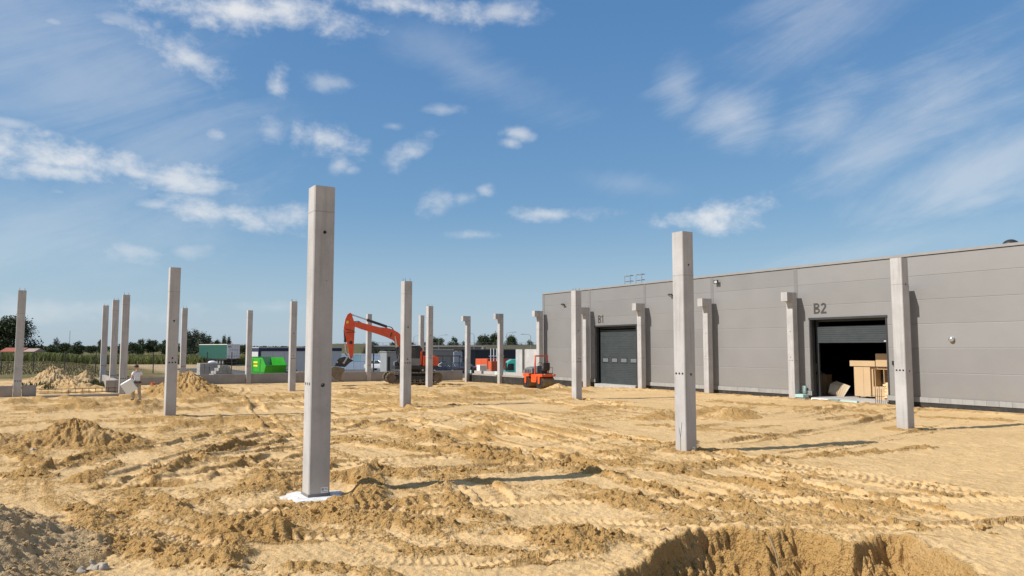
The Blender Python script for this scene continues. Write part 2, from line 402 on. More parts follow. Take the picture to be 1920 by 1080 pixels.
M_sand = mat_sand('sand', (0.59, 0.402, 0.196), (0.475, 0.287, 0.106))
M_conc = mat_concrete('column concrete', (0.46, 0.443, 0.425), 0.55)
M_beam = mat_concrete('beam concrete', (0.34, 0.31, 0.28), 0.35)
M_block = mat_concrete('block concrete', (0.33, 0.32, 0.30), 0.3, False)
M_slab = mat_concrete('slab concrete', (0.42, 0.40, 0.37), 0.4, False)
M_black = mat('bitumen coat', (0.02, 0.019, 0.018), 0.6, var=0.3, dirt=0.25, bmp=0.3)
M_steel = mat('rusty rebar', (0.09, 0.06, 0.045), 0.7, 0.4, dirt=0.4, dcol=(0.2, 0.09, 0.04))
M_galv = mat('galvanised steel', (0.42, 0.43, 0.44), 0.4, 0.7)
def mat_panel():
    m, nt, N, L, P = nodes_of('wall panel grey')
    tc = N.new('ShaderNodeTexCoord'); vec = tc.outputs['Object']; oi = N.new('ShaderNodeObjectInfo')
    c = mixc(N, L, 1.0, (0.287, 0.277, 0.266), rng(N, L, oi.outputs['Random'], 0, 1, 0.965, 1.035), 'MULTIPLY')
    n1 = nz(N, L, vec, 0.5, 5, 0.6); c = mixc(N, L, 1.0, c, rng(N, L, n1, 0.3, 0.7, 0.98, 1.02), 'MULTIPLY')
    sz = N.new('ShaderNodeSeparateXYZ'); L.new(vec, sz.inputs[0])
    mp = N.new('ShaderNodeMapping'); mp.inputs['Scale'].default_value = (2.5, 2.5, 0.5); L.new(vec, mp.inputs[0]); n2 = nz(N, L, mp.outputs[0], 1.0, 6, 0.65)
    a = N.new('ShaderNodeMath'); a.operation = 'MULTIPLY'; L.new(rng(N, L, sz.outputs[2], 0.45, 1.3, 0.3, 0.0), a.inputs[0]); L.new(rng(N, L, n2, 0.4, 0.65, 0.0, 1.0), a.inputs[1])
    c = mixc(N, L, a.outputs[0], c, (0.34, 0.28, 0.19))
    mp2 = N.new('ShaderNodeMapping'); mp2.inputs['Scale'].default_value = (6, 6, 0.12); L.new(vec, mp2.inputs[0]); n3 = nz(N, L, mp2.outputs[0], 1.0, 4, 0.6)
    c = mixc(N, L, rng(N, L, n3, 0.6, 0.8, 0.0, 0.06), c, (0.17, 0.16, 0.15))
    L.new(c, P.inputs['Base Color']); L.new(rng(N, L, n1, 0.3, 0.7, 0.50, 0.60), P.inputs['Roughness']); P.inputs['Metallic'].default_value = 0.45
    # shallow micro ribs and the waviness of thin sheet
    wv = N.new('ShaderNodeTexWave'); wv.bands_direction = 'Z'; wv.inputs['Scale'].default_value = 3.2; L.new(vec, wv.inputs['Vector'])
    hh = N.new('ShaderNodeMath'); hh.operation = 'MULTIPLY_ADD'; hh.inputs[1].default_value = 0.05; L.new(wv.outputs[1], hh.inputs[0]); L.new(nz(N, L, vec, 1.6, 3), hh.inputs[2])
    bump(N, L, P, hh.outputs[0], 0.25, 0.012); MATS['wall panel grey'] = m; return m
M_panel = mat_panel()
M_trim = mat('trim grey', (0.20, 0.19, 0.182), 0.38, 0.0, var=0.04)
M_door = mat('door anthracite', (0.045, 0.054, 0.056), 0.45, 0.0, var=0.08)
M_frame = mat('door frame anthracite', (0.035, 0.037, 0.038), 0.5, var=0.1)
M_letter = mat('lettering dark grey', (0.055, 0.05, 0.047), 0.6, var=0.05)
M_glass = mat('window glass', (0.16, 0.18, 0.19), 0.08, 0.0, var=0.02, spec=0.8)
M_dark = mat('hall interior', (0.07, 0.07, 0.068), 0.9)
M_rubber = mat('black rubber', (0.022, 0.021, 0.02), 0.75, dirt=0.35, bmp=0.2)
M_blk = mat('black paint', (0.018, 0.018, 0.019), 0.45, dirt=0.2)
M_white = mat('white paint', (0.78, 0.78, 0.77), 0.45, var=0.05)

# ------------------------------------------------------------------ noise
_r = np.random.RandomState(7)
_perm = np.concatenate([_r.permutation(256)] * 3).astype(np.int32)
_ga = _r.rand(256) * 2 * PI
_gx, _gy = np.cos(_ga).astype(np.float32), np.sin(_ga).astype(np.float32)
def perlin(x, y, seed=0):
    x = np.asarray(x, np.float32) + seed * 17.31; y = np.asarray(y, np.float32) - seed * 9.77
    xi = np.floor(x); yi = np.floor(y); fx = x - xi; fy = y - yi
    xi = xi.astype(np.int32) & 255; yi = yi.astype(np.int32) & 255
    w = fx * fx * fx * (fx * (fx * 6 - 15) + 10); z = fy * fy * fy * (fy * (fy * 6 - 15) + 10)
    def g(a, b, px, py):
        k = _perm[_perm[a] + b] & 255; return _gx[k] * px + _gy[k] * py
    x1 = (xi + 1) & 255; y1 = (yi + 1) & 255
    n0 = g(xi, yi, fx, fy); n0 = n0 + w * (g(x1, yi, fx - 1, fy) - n0)
    n1 = g(xi, y1, fx, fy - 1); n1 = n1 + w * (g(x1, y1, fx - 1, fy - 1) - n1)
    return (n0 + z * (n1 - n0)) * 1.5
def fbm(x, y, o=4, seed=0, gain=0.5):
    t = 0; a = 1.0; s = 0
    for i in range(o):
        t = t + a * perlin(x * 2 ** i, y * 2 ** i, seed + i * 3); s += a; a *= gain
    return t / s
def sstep(a, b, x):
    t = np.clip((x - a) / (b - a), 0, 1); return t * t * (3 - 2 * t)

# ------------------------------------------------------------------ terrain
def px_path(pts, z=0.0): return np.array([gnd(x, y, z)[:2] for x, y in pts])
def dist_path(x, y, P):
    """distance to a polyline, signed side and running length"""
    best = np.full(x.shape, 1e9, np.float32); run = np.zeros_like(best); side = np.zeros_like(best); acc = 0.0
    for a, b in zip(P[:-1], P[1:]):
        d = b - a; ln = float(np.hypot(*d)); t = np.clip(((x - a[0]) * d[0] + (y - a[1]) * d[1]) / (ln * ln), 0, 1)
        ex = x - a[0] - t * d[0]; ey = y - a[1] - t * d[1]; q = np.sqrt(ex * ex + ey * ey)
        k = q < best; best = np.where(k, q, best); run = np.where(k, acc + t * ln, run)
        side = np.where(k, np.sign(d[0] * ey - d[1] * ex), side); acc += ln
    return best, side, run, acc
# ridges of loose sand pushed up by machines: photo path, half width, height
BERMS = [([(618, 822), (700, 832), (790, 842), (900, 850), (1000, 868), (1080, 884), (1150, 897), (1290, 928), (1440, 962)], .30, .15),
         ([(620, 792), (700, 797), (790, 815), (860, 838), (960, 850)], .34, .14),
         ([(1040, 862), (1130, 870), (1240, 880), (1380, 900), (1530, 925), (1700, 955)], .2, .09),
         ([(1060, 905), (1130, 925), (1240, 955), (1350, 975)], .25, .13),
         ([(500, 962), (600, 972), (700, 978), (800, 985), (900, 990), (1000, 1004), (1130, 1005)], .30, .2),
         ([(820, 905), (850, 935), (880, 960), (960, 985)], .2, .13),
         ([(500, 1075), (580, 1060), (680, 1068), (760, 1078)], .2, .13),
         ([(700, 1038), (820, 1030), (940, 1035), (1060, 1040), (1150, 1020)], .16, .08),
         ([(80, 875), (140, 868), (200, 852), (262, 834)], .24, .2), ([(110, 912), (165, 895), (225, 872)], .2, .15),
         ([(240, 903), (300, 885), (345, 876), (395, 850), (450, 832)], .2, .19),
         ([(225, 940), (300, 950), (350, 968), (420, 985), (500, 1000), (560, 1010)], .28, .22),
         ([(170, 1010), (250, 1028), (330, 1045), (420, 1060)], .24, .16), ([(420, 1010), (440, 1040), (430, 1075)], .2, .18),
         ([(0, 905), (60, 890), (100, 900)], .25, .14), ([(100, 950), (160, 955), (200, 985)], .2, .14),
         ([(1180, 790), (1260, 783), (1340, 772), (1420, 780)], .6, .14), ([(1060, 770), (1130, 765), (1230, 768)], .6, .12),
         ([(620, 745), (700, 748), (790, 752), (900, 742), (1020, 738)], .6, .16), ([(860, 730), (950, 736), (1050, 733), (1110, 738)], .6, .16),
         ([(330, 758), (400, 752), (500, 748), (620, 742)], .5, .17), ([(400, 768), (470, 762), (560, 760)], .5, .17),
         ([(0, 760), (60, 752), (150, 757), (240, 748), (305, 738)], .4, .2), ([(40, 775), (140, 768), (220, 766), (300, 757)], .4, .22),
         ([(240, 776), (300, 766), (330, 768)], .3, .2), ([(260, 808), (340, 800), (420, 790), (520, 800)], .3, .12),
         ([(265, 812), (330, 806)], .25, .16), ([(1180, 955), (1210, 968), (1260, 980)], .2, .12), ([(1440, 895), (1520, 893), (1590, 898)], .18, .06),
         ([(1640, 972), (1760, 985), (1900, 1000)], .2, .05), ([(1120, 945), (1190, 945), (1240, 962)], .3, .13), ([(640, 905), (700, 890), (760, 892), (790, 905)], .28, .16),
         ([(1330, 752), (1500, 764), (1700, 778), (1920, 792)], .4, .06), ([(940, 1012), (1100, 1018), (1180, 1005)], .3, .16)]
# packed wheel and crawler ruts: photo path, half width, depth, lug spacing
RUTS = [([(600, 1045), (760, 1050), (900, 1054), (1040, 1046), (1160, 1030)], .17, .05, .11), ([(930, 972), (1060, 974), (1200, 980), (1330, 985)], .2, .05, .13),
        ([(520, 940), (640, 952), (780, 962), (900, 968)], .18, .04, .12), ([(170, 985), (300, 1000), (400, 1030), (470, 1050)], .25, .06, .13),
        ([(640, 808), (760, 815), (900, 842), (1060, 868), (1180, 895)], .25, .05, .16), ([(880, 900), (920, 925), (950, 960)], .3, .04, .2),
        ([(1000, 790), (1160, 820), (1350, 850), (1600, 890), (1900, 930)], .28, .035, .18), ([(1080, 800), (1240, 835), (1450, 870), (1700, 910), (1900, 945)], .28, .035, .18),
        ([(200, 900), (300, 870), (400, 840), (500, 815), (620, 800)], .3, .05, .16), ([(330, 930), (400, 905), (480, 870), (540, 850)], .3, .06, .16),
        ([(540, 1000), (700, 1012), (860, 1022), (1000, 1030)], .25, .05, .12), ([(1340, 870), (1440, 880), (1580, 886), (1750, 890)], .25, .03, .15),
        ([(640, 770), (760, 785), (880, 815), (1000, 850), (1130, 885), (1270, 925), (1400, 960)], .26, .07, .16), ([(640, 752), (800, 770), (930, 800), (1060, 838), (1200, 875), (1360, 915), (1560, 965)], .26, .07, .16),
        ([(900, 760), (1040, 790), (1200, 830), (1400, 880), (1620, 930), (1900, 990)], .24, .05, .16), ([(900, 775), (1020, 806), (1160, 845), (1340, 895), (1540, 950), (1760, 1010)], .24, .05, .16),
        ([(60, 890), (180, 862), (300, 838), (420, 812), (560, 795)], .26, .07, .16), ([(130, 935), (240, 905), (340, 868), (460, 838), (560, 820)], .26, .08, .16), ([(620, 1000), (760, 996), (900, 1006), (1050, 1018)], .2, .06, .12)]
_rt = random.Random(11)
def auto_paths():
    """many older machine passes all over the site (pairs of ruts)"""
    out = []
    for i in range(46):
        v0 = _rt.uniform(-6, 32); u0 = _rt.uniform(12, 58); a = _rt.choice([0, 0, 0.2, -0.25, 1.5, 1.3, 1.75]) + _rt.uniform(-.25, .25); k = _rt.uniform(-.03, .03)
        p = []; x, y = v0, u0
        for j in range(int(_rt.uniform(8, 18))):
            q = vu(x, y); p.append((q.x, q.y)); x += 1.3 * math.cos(a); y += 1.3 * math.sin(a); a += k * 1.3
        g = _rt.choice([1.0, 1.2])
        P = np.array(p); d = np.gradient(P, axis=0); d /= np.linalg.norm(d, axis=1)[:, None]; nrm = np.stack([-d[:, 1], d[:, 0]], 1)
        for s in (-1, 1): out.append((P + nrm * g * s, _rt.uniform(.2, .3), _rt.uniform(.03, .06), _rt.choice([.14, .18, .22])))
    return out
BERM_W = [(px_path(p), w, h * (1.3 if p[0][1] < 815 else .8)) for p, w, h in BERMS]
def auto_berms():
    out = []
    for i in range(90):
        v0 = _rt.uniform(-8, 26) if i < 75 else _rt.uniform(14, 33); u0 = _rt.uniform(11, 58); a = _rt.choice([0, .1, -.15, 1.55, 1.4, 1.75, .6]) + _rt.uniform(-.3, .3); k = _rt.uniform(-.12, .12)
        p = []; x, y = v0, u0
        for j in range(int(_rt.uniform(4, 9))):
            q = vu(x, y); p.append((q.x, q.y)); x += .9 * math.cos(a); y += .9 * math.sin(a); a += k + _rt.uniform(-.12, .12)
        out.append((np.array(p), _rt.uniform(.09, .26), _rt.uniform(.05, .12) * (.45 if v0 > 17 and u0 < 30 else 1)))
    return out
BERM_W += auto_berms()
RUT_W = [(px_path(p), w, d, l) for p, w, d, l in RUTS] + auto_paths()
PIT = np.array([*px_path([(1150, 1085), (1200, 1052), (1250, 1015), (1305, 990), (1380, 988), (1440, 996), (1500, 992), (1560, 1008), (1600, 1016), (1650, 1000), (1710, 1006), (1760, 1030), (1800, 1050), (1850, 1085)]), (6.4, 7.2), (1.0, 7.0)])
COLUMN_SPOTS = [(4.6, 14.05), (14.6, 14.3), (24.6, 14.2), (4.7, 32.3), (14.6, 32), (24.5, 32)]

def far_level(x, y):
    """smooth lie of the land"""
    v = x * V[0] + y * V[1]; u = x * U[0] + y * U[1]
    z = -0.16 * sstep(38, 56, u) * sstep(2, 16, v)
    yard = sstep(2, 10, v) * np.where(v < 24, sstep(76, 86, u), sstep(63.5, 72, u))
    z = z - yard * (0.44 + 0.95 * sstep(24, 34, v) * sstep(150, 120, y))
    z = z - 0.28 * sstep(26, 36, v) * sstep(36, 50, u) * sstep(64, 62, u)
    r = np.hypot(x, y)
    z = z + 14.0 * sstep(900, 2600, r) * (0.6 + 0.4 * np.sin(x * 0.0021 + 1.3)) * sstep(100, 900, y)
    return z

def terrain(x, y, s, piles=True):
    x = np.asarray(x, np.float32); y = np.asarray(y, np.float32); s = np.asarray(s, np.float32)
    v = x * V[0] + y * V[1]; u = x * U[0] + y * U[1]; r = np.hypot(x, y)
    h = far_level(x, y)
    site = sstep(64.0, 61.5, u) * sstep(90, 70, r) * sstep(35.2, 34.6, v)
    # patches: rolled flat near the hall, churned on the left
    churn = np.clip(0.5 + 0.9 * fbm(x / 5.5, y / 5.5, 3, 2) + 0.25 * sstep(6, -2, x) - 0.35 * sstep(3, 14, x), 0.04, 1)
    rough = churn * 0.5 * np.clip(0.3 + 1.6 * fbm(x / 1.3, y / 1.3, 3, 31), 0, 1)
    d = site * (0.09 * fbm(x / 7, y / 7, 3, 5) + 0.022 * churn * fbm(x / 1.7, y / 1.7, 3, 8))
    streak = fbm(u / 4.5 + .4 * fbm(x / 4, y / 4, 2, 14), v / .5, 4, 13)
    moist = 0.15 * churn + 0.55 * np.clip(fbm(x / 2.6, y / 2.6, 5, 12, .62), 0, 1) + .55 * np.clip(streak, 0, 1) * (.4 + .6 * churn)
    wx = 0.16 * fbm(x / 0.9, y / 0.9, 3, 21); wy = 0.16 * fbm(x / 0.9, y / 0.9, 3, 25)
    for P, w, dep, lug in RUT_W:
        m = w * 2.6; k = np.nonzero((x > P[:, 0].min() - m) & (x < P[:, 0].max() + m) & (y > P[:, 1].min() - m) & (y < P[:, 1].max() + m))[0]
        if not len(k): continue
        q, sd_, run, tot = dist_path(x[k] + wx[k] * .35, y[k] + wy[k] * .35, P)
        fade = sstep(0, 1.2, run) * sstep(0, 1.2, tot - run) * np.clip(0.72 + 1.1 * perlin(x[k] / 3.3, y[k] / 3.3, 40), 0, 1)
        ins = sstep(w * 1.04, w * 0.9, q) * fade
        lugs = np.sin((run + 0.35 * q * 1.2) * 2 * PI / lug)
        lug_a = np.clip(lug / (3.0 * s[k]), 0, 1)
        d[k] = d[k] * (1 - 0.75 * ins) - ins * dep * 1.35 + ins * 0.03 * np.clip(lugs * 1.6, -1, 1) * lug_a
        ber = np.clip(1.1 - np.abs(q - w * 1.25) / (w * 0.34), 0, 1) * fade * np.clip(.7 + .9 * perlin(run / .9, sd_ * 3 + w * 90, 63), 0, 1.3)
        d[k] += ber * dep * 1.25; rough[k] = np.maximum(rough[k] * (1 - 0.9 * ins), ber * 0.6); moist[k] = moist[k] * (1 - .8 * ins) + .5 * ber
    for P, w, hh in BERM_W:
        m = w * 3.4; k = np.nonzero((x > P[:, 0].min() - m) & (x < P[:, 0].max() + m) & (y > P[:, 1].min() - m) & (y < P[:, 1].max() + m))[0]
        if not len(k): continue
        q, sd_, run, tot = dist_path(x[k] + wx[k] * 1.3, y[k] + wy[k] * 1.3, P)
        cut = np.clip(0.72 + .75 * perlin(run / 1.3, q * 0 + hh * 50, 60) + 0.35 * perlin(run / .28, q / .3, 61), 0.12, 1.3)
        wv_ = 1 + .35 * perlin(run / .9, q * 0 + w * 70, 62)
        lean = q * np.where(sd_ > 0, 1.0, 0.62) / wv_
        b = np.clip(1.12 - lean / (w * 1.25), 0, 1) ** 1.15 * sstep(-.1, .5, run) * sstep(-.1, .5, tot - run) * cut
        d[k] += b * hh; rough[k] = np.maximum(rough[k], np.clip(b * 1.15, 0, 1)); moist[k] = np.maximum(moist[k], np.clip(b * 1.25, 0, 1))
    # scooped hollow on the left, disturbed ring round the foundations
    hx, hy, _ = gnd(305, 905); q = np.hypot((x - hx) / .55, (y - hy) / .42); d -= 0.17 * sstep(1.15, 0.8, q + .25 * wx / .16)
    moist = np.maximum(moist, sstep(1.5, .9, q) * .9)
    for cv, cu in COLUMN_SPOTS:
        p = vu(cv, cu); q = np.hypot(x - p.x, y - p.y)
        if (cv, cu) == (4.6, 14.05):
            a = np.arctan2(y - p.y, x - p.x); wob = 0.16 * np.sin(3 * a + 1) + 0.5 * wx
            d = d * sstep(.62, .95, q) - 0.06 * sstep(.85, .6, q)
            lump = sstep(.72, 1.0, q + wob) * sstep(1.75, 1.2, q + wob * 1.5) * np.clip(.35 + .9 * np.cos(a - 2.9) ** 2 + .6 * np.cos(a - 0.5), 0, 1.1)
            d += 0.13 * lump; rough = np.maximum(rough, lump); moist = np.maximum(moist, lump)
            rough *= sstep(.62, .8, q)
        else:
            lump = sstep(1.0, .3, q + wx * 1.5); d += 0.05 * lump; rough = np.maximum(rough, lump * .6); moist = np.maximum(moist, lump * .8)
    # bank of loose sand left along the hall
    bank = np.exp(-((v - 33.7 - .3 * wx / .16) / .45) ** 2) * sstep(12, 16, u) * sstep(62, 58, u)
    d += .10 * bank * (.6 + .8 * perlin(u / 1.1, v, 71)); rough = np.maximum(rough, bank * .7); moist = np.maximum(moist, bank * .5)
    # clods: crumbly billows where the sand was dug
    cl = 0
    for i, (wl, am) in enumerate(((.42, .05), (.2, .05), (.095, .036), (.045, .02))):
        att = np.clip(wl / (2.4 * s) - .2, 0, 1)
        if i >= 2 and not np.any(att > 0): continue
        cl = cl + am * att * (np.abs(perlin((x + wx * .5) / wl, (y + wy * .5) / wl, 80 + i)) * 0.9 - 0.25 + 0.9 * perlin((x - wy * .4) / (wl * .8), (y + wx * .4) / (wl * .8), 180 + i))
    d += site * rough * cl
    fine = np.clip(.12 / (2.4 * s) - .2, 0, 1) * .010 * fbm(x / .11, y / .11, 2, 95) + np.clip(.4 / (2.4 * s) - .2, 0, 1) * .016 * fbm(x / .37, y / .37, 2, 98)
    grade = np.clip(.3 / (2.4 * s) - .2, 0, 1) * (.014 * fbm(u / 5.0, (v + wx) / .3, 3, 150) + .010 * fbm(u / 2.2 + v * .15, (v + wy) / .17, 2, 155))
    lumpy = np.clip(.2 / (2.4 * s) - .2, 0, 1) * .030 * np.clip(fbm(x / .24, y / .24, 3, 160), 0, 1) * np.clip(.25 + 1.5 * fbm(x / 2.2, y / 2.2, 3, 165), 0, 1)
    pm = np.clip(-.03 - .4 * sstep(2, 9, x) + 1.7 * fbm(x / 2.9, y / 2.0, 4, 170, .6) + .95 * (churn - .42) + .8 * np.clip(streak, -.3, .5), 0, 1)
    crumb = 0
    for wl, am, sd2 in ((.5, .02, 171), (.26, .036, 172), (.13, .042, 173), (.065, .03, 174)):
        crumb = crumb + np.clip(wl / (2.2 * s) - .2, 0, 1) * am * (np.clip(.62 - np.abs(perlin((x + wx * .6) / wl, (y + wy * .6) / wl, sd2)) * 2.2, -.2, 1))
    d += site * (1.5 * fine + grade * (1 - rough) + lumpy + crumb * pm * (1 - .5 * rough) * (.35 + .65 * churn))
    moist = moist + .45 * pm * np.clip(.35 + crumb / .07, 0, 1) + .35 * (rough > .3) * np.clip(-cl / .03, -.3, 1)
    moist = .9 * sstep(.14, .66, moist) + .1 * np.clip(moist, 0, 1)
    h = h + d
    # dug pit in the right foreground
    k = np.nonzero((x > .2) & (x < 7.8) & (y > 6.8) & (y < 13))[0]
    if len(k):
        X, Y = x[k], y[k]; C = np.vstack([PIT, PIT[:1]])
        gx = 0.22 * fbm(X / .7, Y / .5, 4, 110, .62) + .10 * fbm(X / .2, Y / .2, 3, 111, .6) + .04 * perlin(X / .11, Y / .09, 113)
        q, _, run, _ = dist_path(X, Y + gx, C)
        ins = np.zeros(len(k), bool); Yg = Y + gx
        for (x0, y0), (x1, y1) in zip(C[:-1], C[1:]):
            c = ((y0 > Yg) != (y1 > Yg)); xs = (x1 - x0) * (Yg - y0) / (y1 - y0 + 1e-9) + x0; ins ^= c & (X < xs)
        sgn = np.where(ins, q, -q)
        sgn = np.where(sgn > .02, np.maximum(sgn + .16 * fbm(X / .3, sgn / .14, 3, 114, .6) * sstep(.02, .2, sgn), .02), sgn)
        prof = 0.30 * sstep(0.0, .16, sgn) + .85 * np.clip(sgn - .08, 0, .75) + .2 * sstep(.6, 1.6, sgn)
        led = .20 * fbm(X / .45, Y / .3, 3, 117) * sstep(.05, .3, sgn) + .12 * (.5 - np.abs(perlin(X / .2, Y / .13, 118)) * 1.6) * sstep(.06, .2, sgn) + .06 * perlin(X / .08, Y / .06, 128) * sstep(.03, .12, sgn) + .03 * perlin(X / .04, Y / .03, 129) * sstep(.03, .12, sgn)
        lip = .035 * np.exp(-((sgn + .12) / .14) ** 2) * (1 + fbm(X / .3, Y / .3, 3, 119) * 2.4)
        h[k] += -prof + led + lip
        moist[k] = np.maximum(moist[k], sstep(-.08, .06, sgn)); rough[k] = np.maximum(rough[k] * (1 - sstep(0, .05, sgn)), 0.38 * sstep(-.25, -.05, sgn) * (sgn < 0))
    # turf beyond the site on the left, weeds along its edge
    e = r + 9 * fbm(x / 9, y / 9, 4, 130) + .16 * (x + 30)
    grass = sstep(74, 82, e) * sstep(17, 14, v + 2 * wx) * np.maximum(sstep(9, 4, v), sstep(70, 75, u)) + sstep(205, 215, r + 10 * fbm(x / 30, y / 30, 2, 3))
    wpx = at(165, 715, 56.0); q = np.hypot((x - wpx.x) / 3.4, (y - wpx.y) / 7.0) + .5 * fbm(x / 2, y / 2, 3, 140)
    grass = np.clip(np.maximum(grass, sstep(1.0, .6, q) * .95), 0, 1)
    grey = np.clip(sstep(66, 72, u) * sstep(2, 8, v) * (1 - grass) + .25 * sstep(70, 62, e) * 0, 0, 1)
    h = h + grass * site * 0
    return h, np.clip(rough, 0, 1), np.clip(moist, 0, 1), grass, grey

def set_zones(me, moist, grass, grey):
    a = me.attributes.new('zones', 'FLOAT_COLOR', 'POINT')
    c = np.ones((len(moist), 4), np.float32); c[:, 0] = moist; c[:, 1] = grass; c[:, 2] = grey
    a.data.foreach_set('color', c.ravel())

def ground_sheet():
    rr = list(np.linspace(.5, 6.4, 26)) + list(np.arange(6.5, 8.3, .04)) + list(np.arange(8.3, 12.5, .0115))
    r = rr[-1]
    while r < 76: r += .0155 * (r / 12.5) ** 2; rr.append(r)
    while r < 7000: r *= 1.075; rr.append(r)
    rr = np.array(rr); dr = np.gradient(rr)
    a = list(np.arange(-R(39.5), R(39.5), .00172)); rest = np.linspace(R(39.5), 2 * PI - R(39.5), 90)[:-1]
    aa = np.array(a + list(rest)); n = len(aa)
    A, RR = np.meshgrid(aa, rr); S = np.maximum(np.repeat(dr[:, None], n, 1), RR * np.where(np.arange(n) < len(a), .00172, .06)[None, :])
    x = (np.sin(A) * RR).ravel(); y = (np.cos(A) * RR).ravel()
    h, rough, moist, grass, grey = terrain(x, y, S.ravel())
    i = np.arange(len(rr) - 1)[:, None] * n; j = np.arange(n)[None, :]; j2 = (j + 1) % n
    F = np.stack([i + j, i + n + j, i + n + j2, i + j2], -1).reshape(-1, 4)[:, ::-1]
    me = raw_mesh('ground', np.stack([x, y, h], 1), F, M_sand); set_zones(me, moist, grass, grey)
    o = bpy.data.objects.new('ground', me); COL.objects.link(o); tag(o, kind='structure')
    # crumbs of sand lying on the churned strips
    rs = np.random.RandomState(5)
    near = np.nonzero((RR.ravel() > 8) & (RR.ravel() < 24) & (np.abs(A.ravel()) < R(38)) & (rough > .42))[0]
    wgt = (S.ravel()[near]) ** 2; pick = rs.choice(near, 6500, replace=False, p=wgt / wgt.sum())
    return x, y, h, pick
GX, GY, GH, PICK = ground_sheet()
def gh(x, y, s=.05): return float(terrain(np.array([x]), np.array([y]), np.array([s]))[0][0])
def gp(x, y, s=.05):
    p = gnd(x, y); return Vector((p.x, p.y, gh(p.x, p.y, s)))

def clods():
    bm = bmesh.new(); bmesh.ops.create_icosphere(bm, subdivisions=1, radius=1); bm.verts.index_update()
    v0 = np.array([v.co[:] for v in bm.verts]); f0 = np.array([[v.index for v in f.verts] for f in bm.faces]); bm.free()
    rs = np.random.RandomState(9); vs = []; fs = []; o = 0
    for k in PICK:
        sz = .010 + .042 * rs.rand() ** 5; q = v0 * (1 + .75 * (rs.rand(len(v0), 1) - .5)) * sz * (1 + .5 * (rs.rand(3) - .5)) * [1, 1, .75]
        vs.append(q + [GX[k] + rs.normal() * .02, GY[k] + rs.normal() * .02, GH[k] + sz * .1]); fs.append(f0 + o); o += len(v0)
    v = np.vstack(vs); me = raw_mesh('sand_clods', v, np.vstack(fs), M_sand, False)
    m = np.full(len(v), .75, np.float32); set_zones(me, m, m * 0, m * 0)
    ob = bpy.data.objects.new('sand_clods', me); COL.objects.link(ob); tag(ob, 'loose crumbs of sand scattered along the churned strips', 'sand', kind='stuff')
clods()

def sand_pile(cx, cy, rx, ry, hh, rot, label, seed=0, res=.04, moist=.6, grey=0.0, lobes=(), sharp=1.25, clod=1.0, name='sand_pile'):
    """heap of tipped soil standing on the ground, its skirt dips just under the surface"""
    nr, na = int(max(24, max(rx, ry) / res)), int(max(48, 2 * PI * max(rx, ry) / res / 1.5))
    t = np.linspace(0, 1.12, nr); a = np.linspace(0, 2 * PI, na, endpoint=False); T, A = np.meshgrid(t, a, indexing='ij')
    lx = T * np.cos(A) * rx; ly = T * np.sin(A) * ry; c, s_ = math.cos(rot), math.sin(rot)
    x = (cx + lx * c - ly * s_).ravel(); y = (cy + lx * s_ + ly * c).ravel()
    wob = .16 * fbm(x / (rx * .6), y / (ry * .6), 3, 200 + seed)
    q = T.ravel() * (1 + wob)
    prof = np.clip(1 - q, 0, 1) ** sharp * (1 + .12 * (q < .3))
    prof = prof * (1 - .12 * np.exp(-(q / .18) ** 2))
    for (ox, oy, r2, h2) in lobes:
        qq = np.hypot(lx.ravel() - ox, ly.ravel() - oy) / r2; prof = np.maximum(prof, h2 * np.clip(1 - qq * (1 + wob), 0, 1) ** 1.2)
    g = terrain(x, y, np.full(len(x), .1))[0]
    cl = 0
    for i, (wl, am) in enumerate(((.6, .05), (.27, .045), (.12, .034), (.055, .02))):
        if wl > res * 1.6: cl = cl + am * (np.abs(perlin(x / wl, y / wl, 210 + i + seed)) * .9 - .25 + .9 * perlin(x / wl * 1.3, y / wl * 1.3, 260 + i + seed))
    gul = .07 * perlin(np.arctan2(ly.ravel(), lx.ravel()) * 5, q * 1.4, 220 + seed)
    body = sstep(0, .25, prof)
    z = g + prof * hh + body * (cl * clod + gul * min(1, hh)) * (1 if hh > .5 else .6) - .05 * sstep(.06, 0, prof) - .12 * sstep(1.0, 1.12, T.ravel())
    i = np.arange(nr - 1)[:, None] * na; j = np.arange(na)[None, :]; j2 = (j + 1) % na
    F = np.stack([i + j, i + na + j, i + na + j2, i + j2], -1).reshape(-1, 4)
    me = raw_mesh(name, np.stack([x, y, z], 1), F, M_sand)
    mo = np.clip(moist + .8 * fbm(x / .8, y / .8, 4, 230 + seed, .6) - .15 * prof, 0, 1).astype(np.float32); gr = np.clip(grey + (.5 * fbm(x / .9, y / .9, 3, 240 + seed) if grey > 0 else 0), 0, 1).astype(np.float32) * np.ones(len(x), np.float32)
    set_zones(me, mo, mo * 0, gr * sstep(.0, .14, prof).astype(np.float32))
    o = bpy.data.objects.new(name, me); COL.objects.link(o); tag(o, label, 'sand pile', None); return o

p = gnd(128, 838); sand_pile(p.x - .1, p.y + .4, 2.3, 1.3, .74, .25, 'low mound of damp ochre sand in the left foreground behind the grey heap', 1, .03, .85, clod=1.5, lobes=((-2.0, .1, 1.5, .55),))
sand_pile(*at(352, 735, 43.6)[:2], 2.9, 1.9, 1.38, 0, 'pointed brown sand heap just right of the column nearest the worker', 2, .05, .85, clod=2.0, lobes=((1.6, -.4, 1.7, .35),))
sand_pile(*at(100, 715, 55.5)[:2], 2.4, 2.1, 1.4, 0, 'pale yellow and grey sand heap in front of the left fence', 3, .05, .2, .45, clod=2.6, lobes=((1.7, 1.2, 1.5, .72),))
sand_pile(*at(128, 735, 51.5)[:2], 2.6, 1.4, .62, 0, 'low spill of sand before the pale yellow heap by the left fence', 13, .05, .35, .25, clod=2.0)
p = gnd(1372, 783); sand_pile(p.x, p.y, 1.35, .9, .42, 0, 'small low sand heap right of the column marked with a drawn fork', 4, .04, .8)
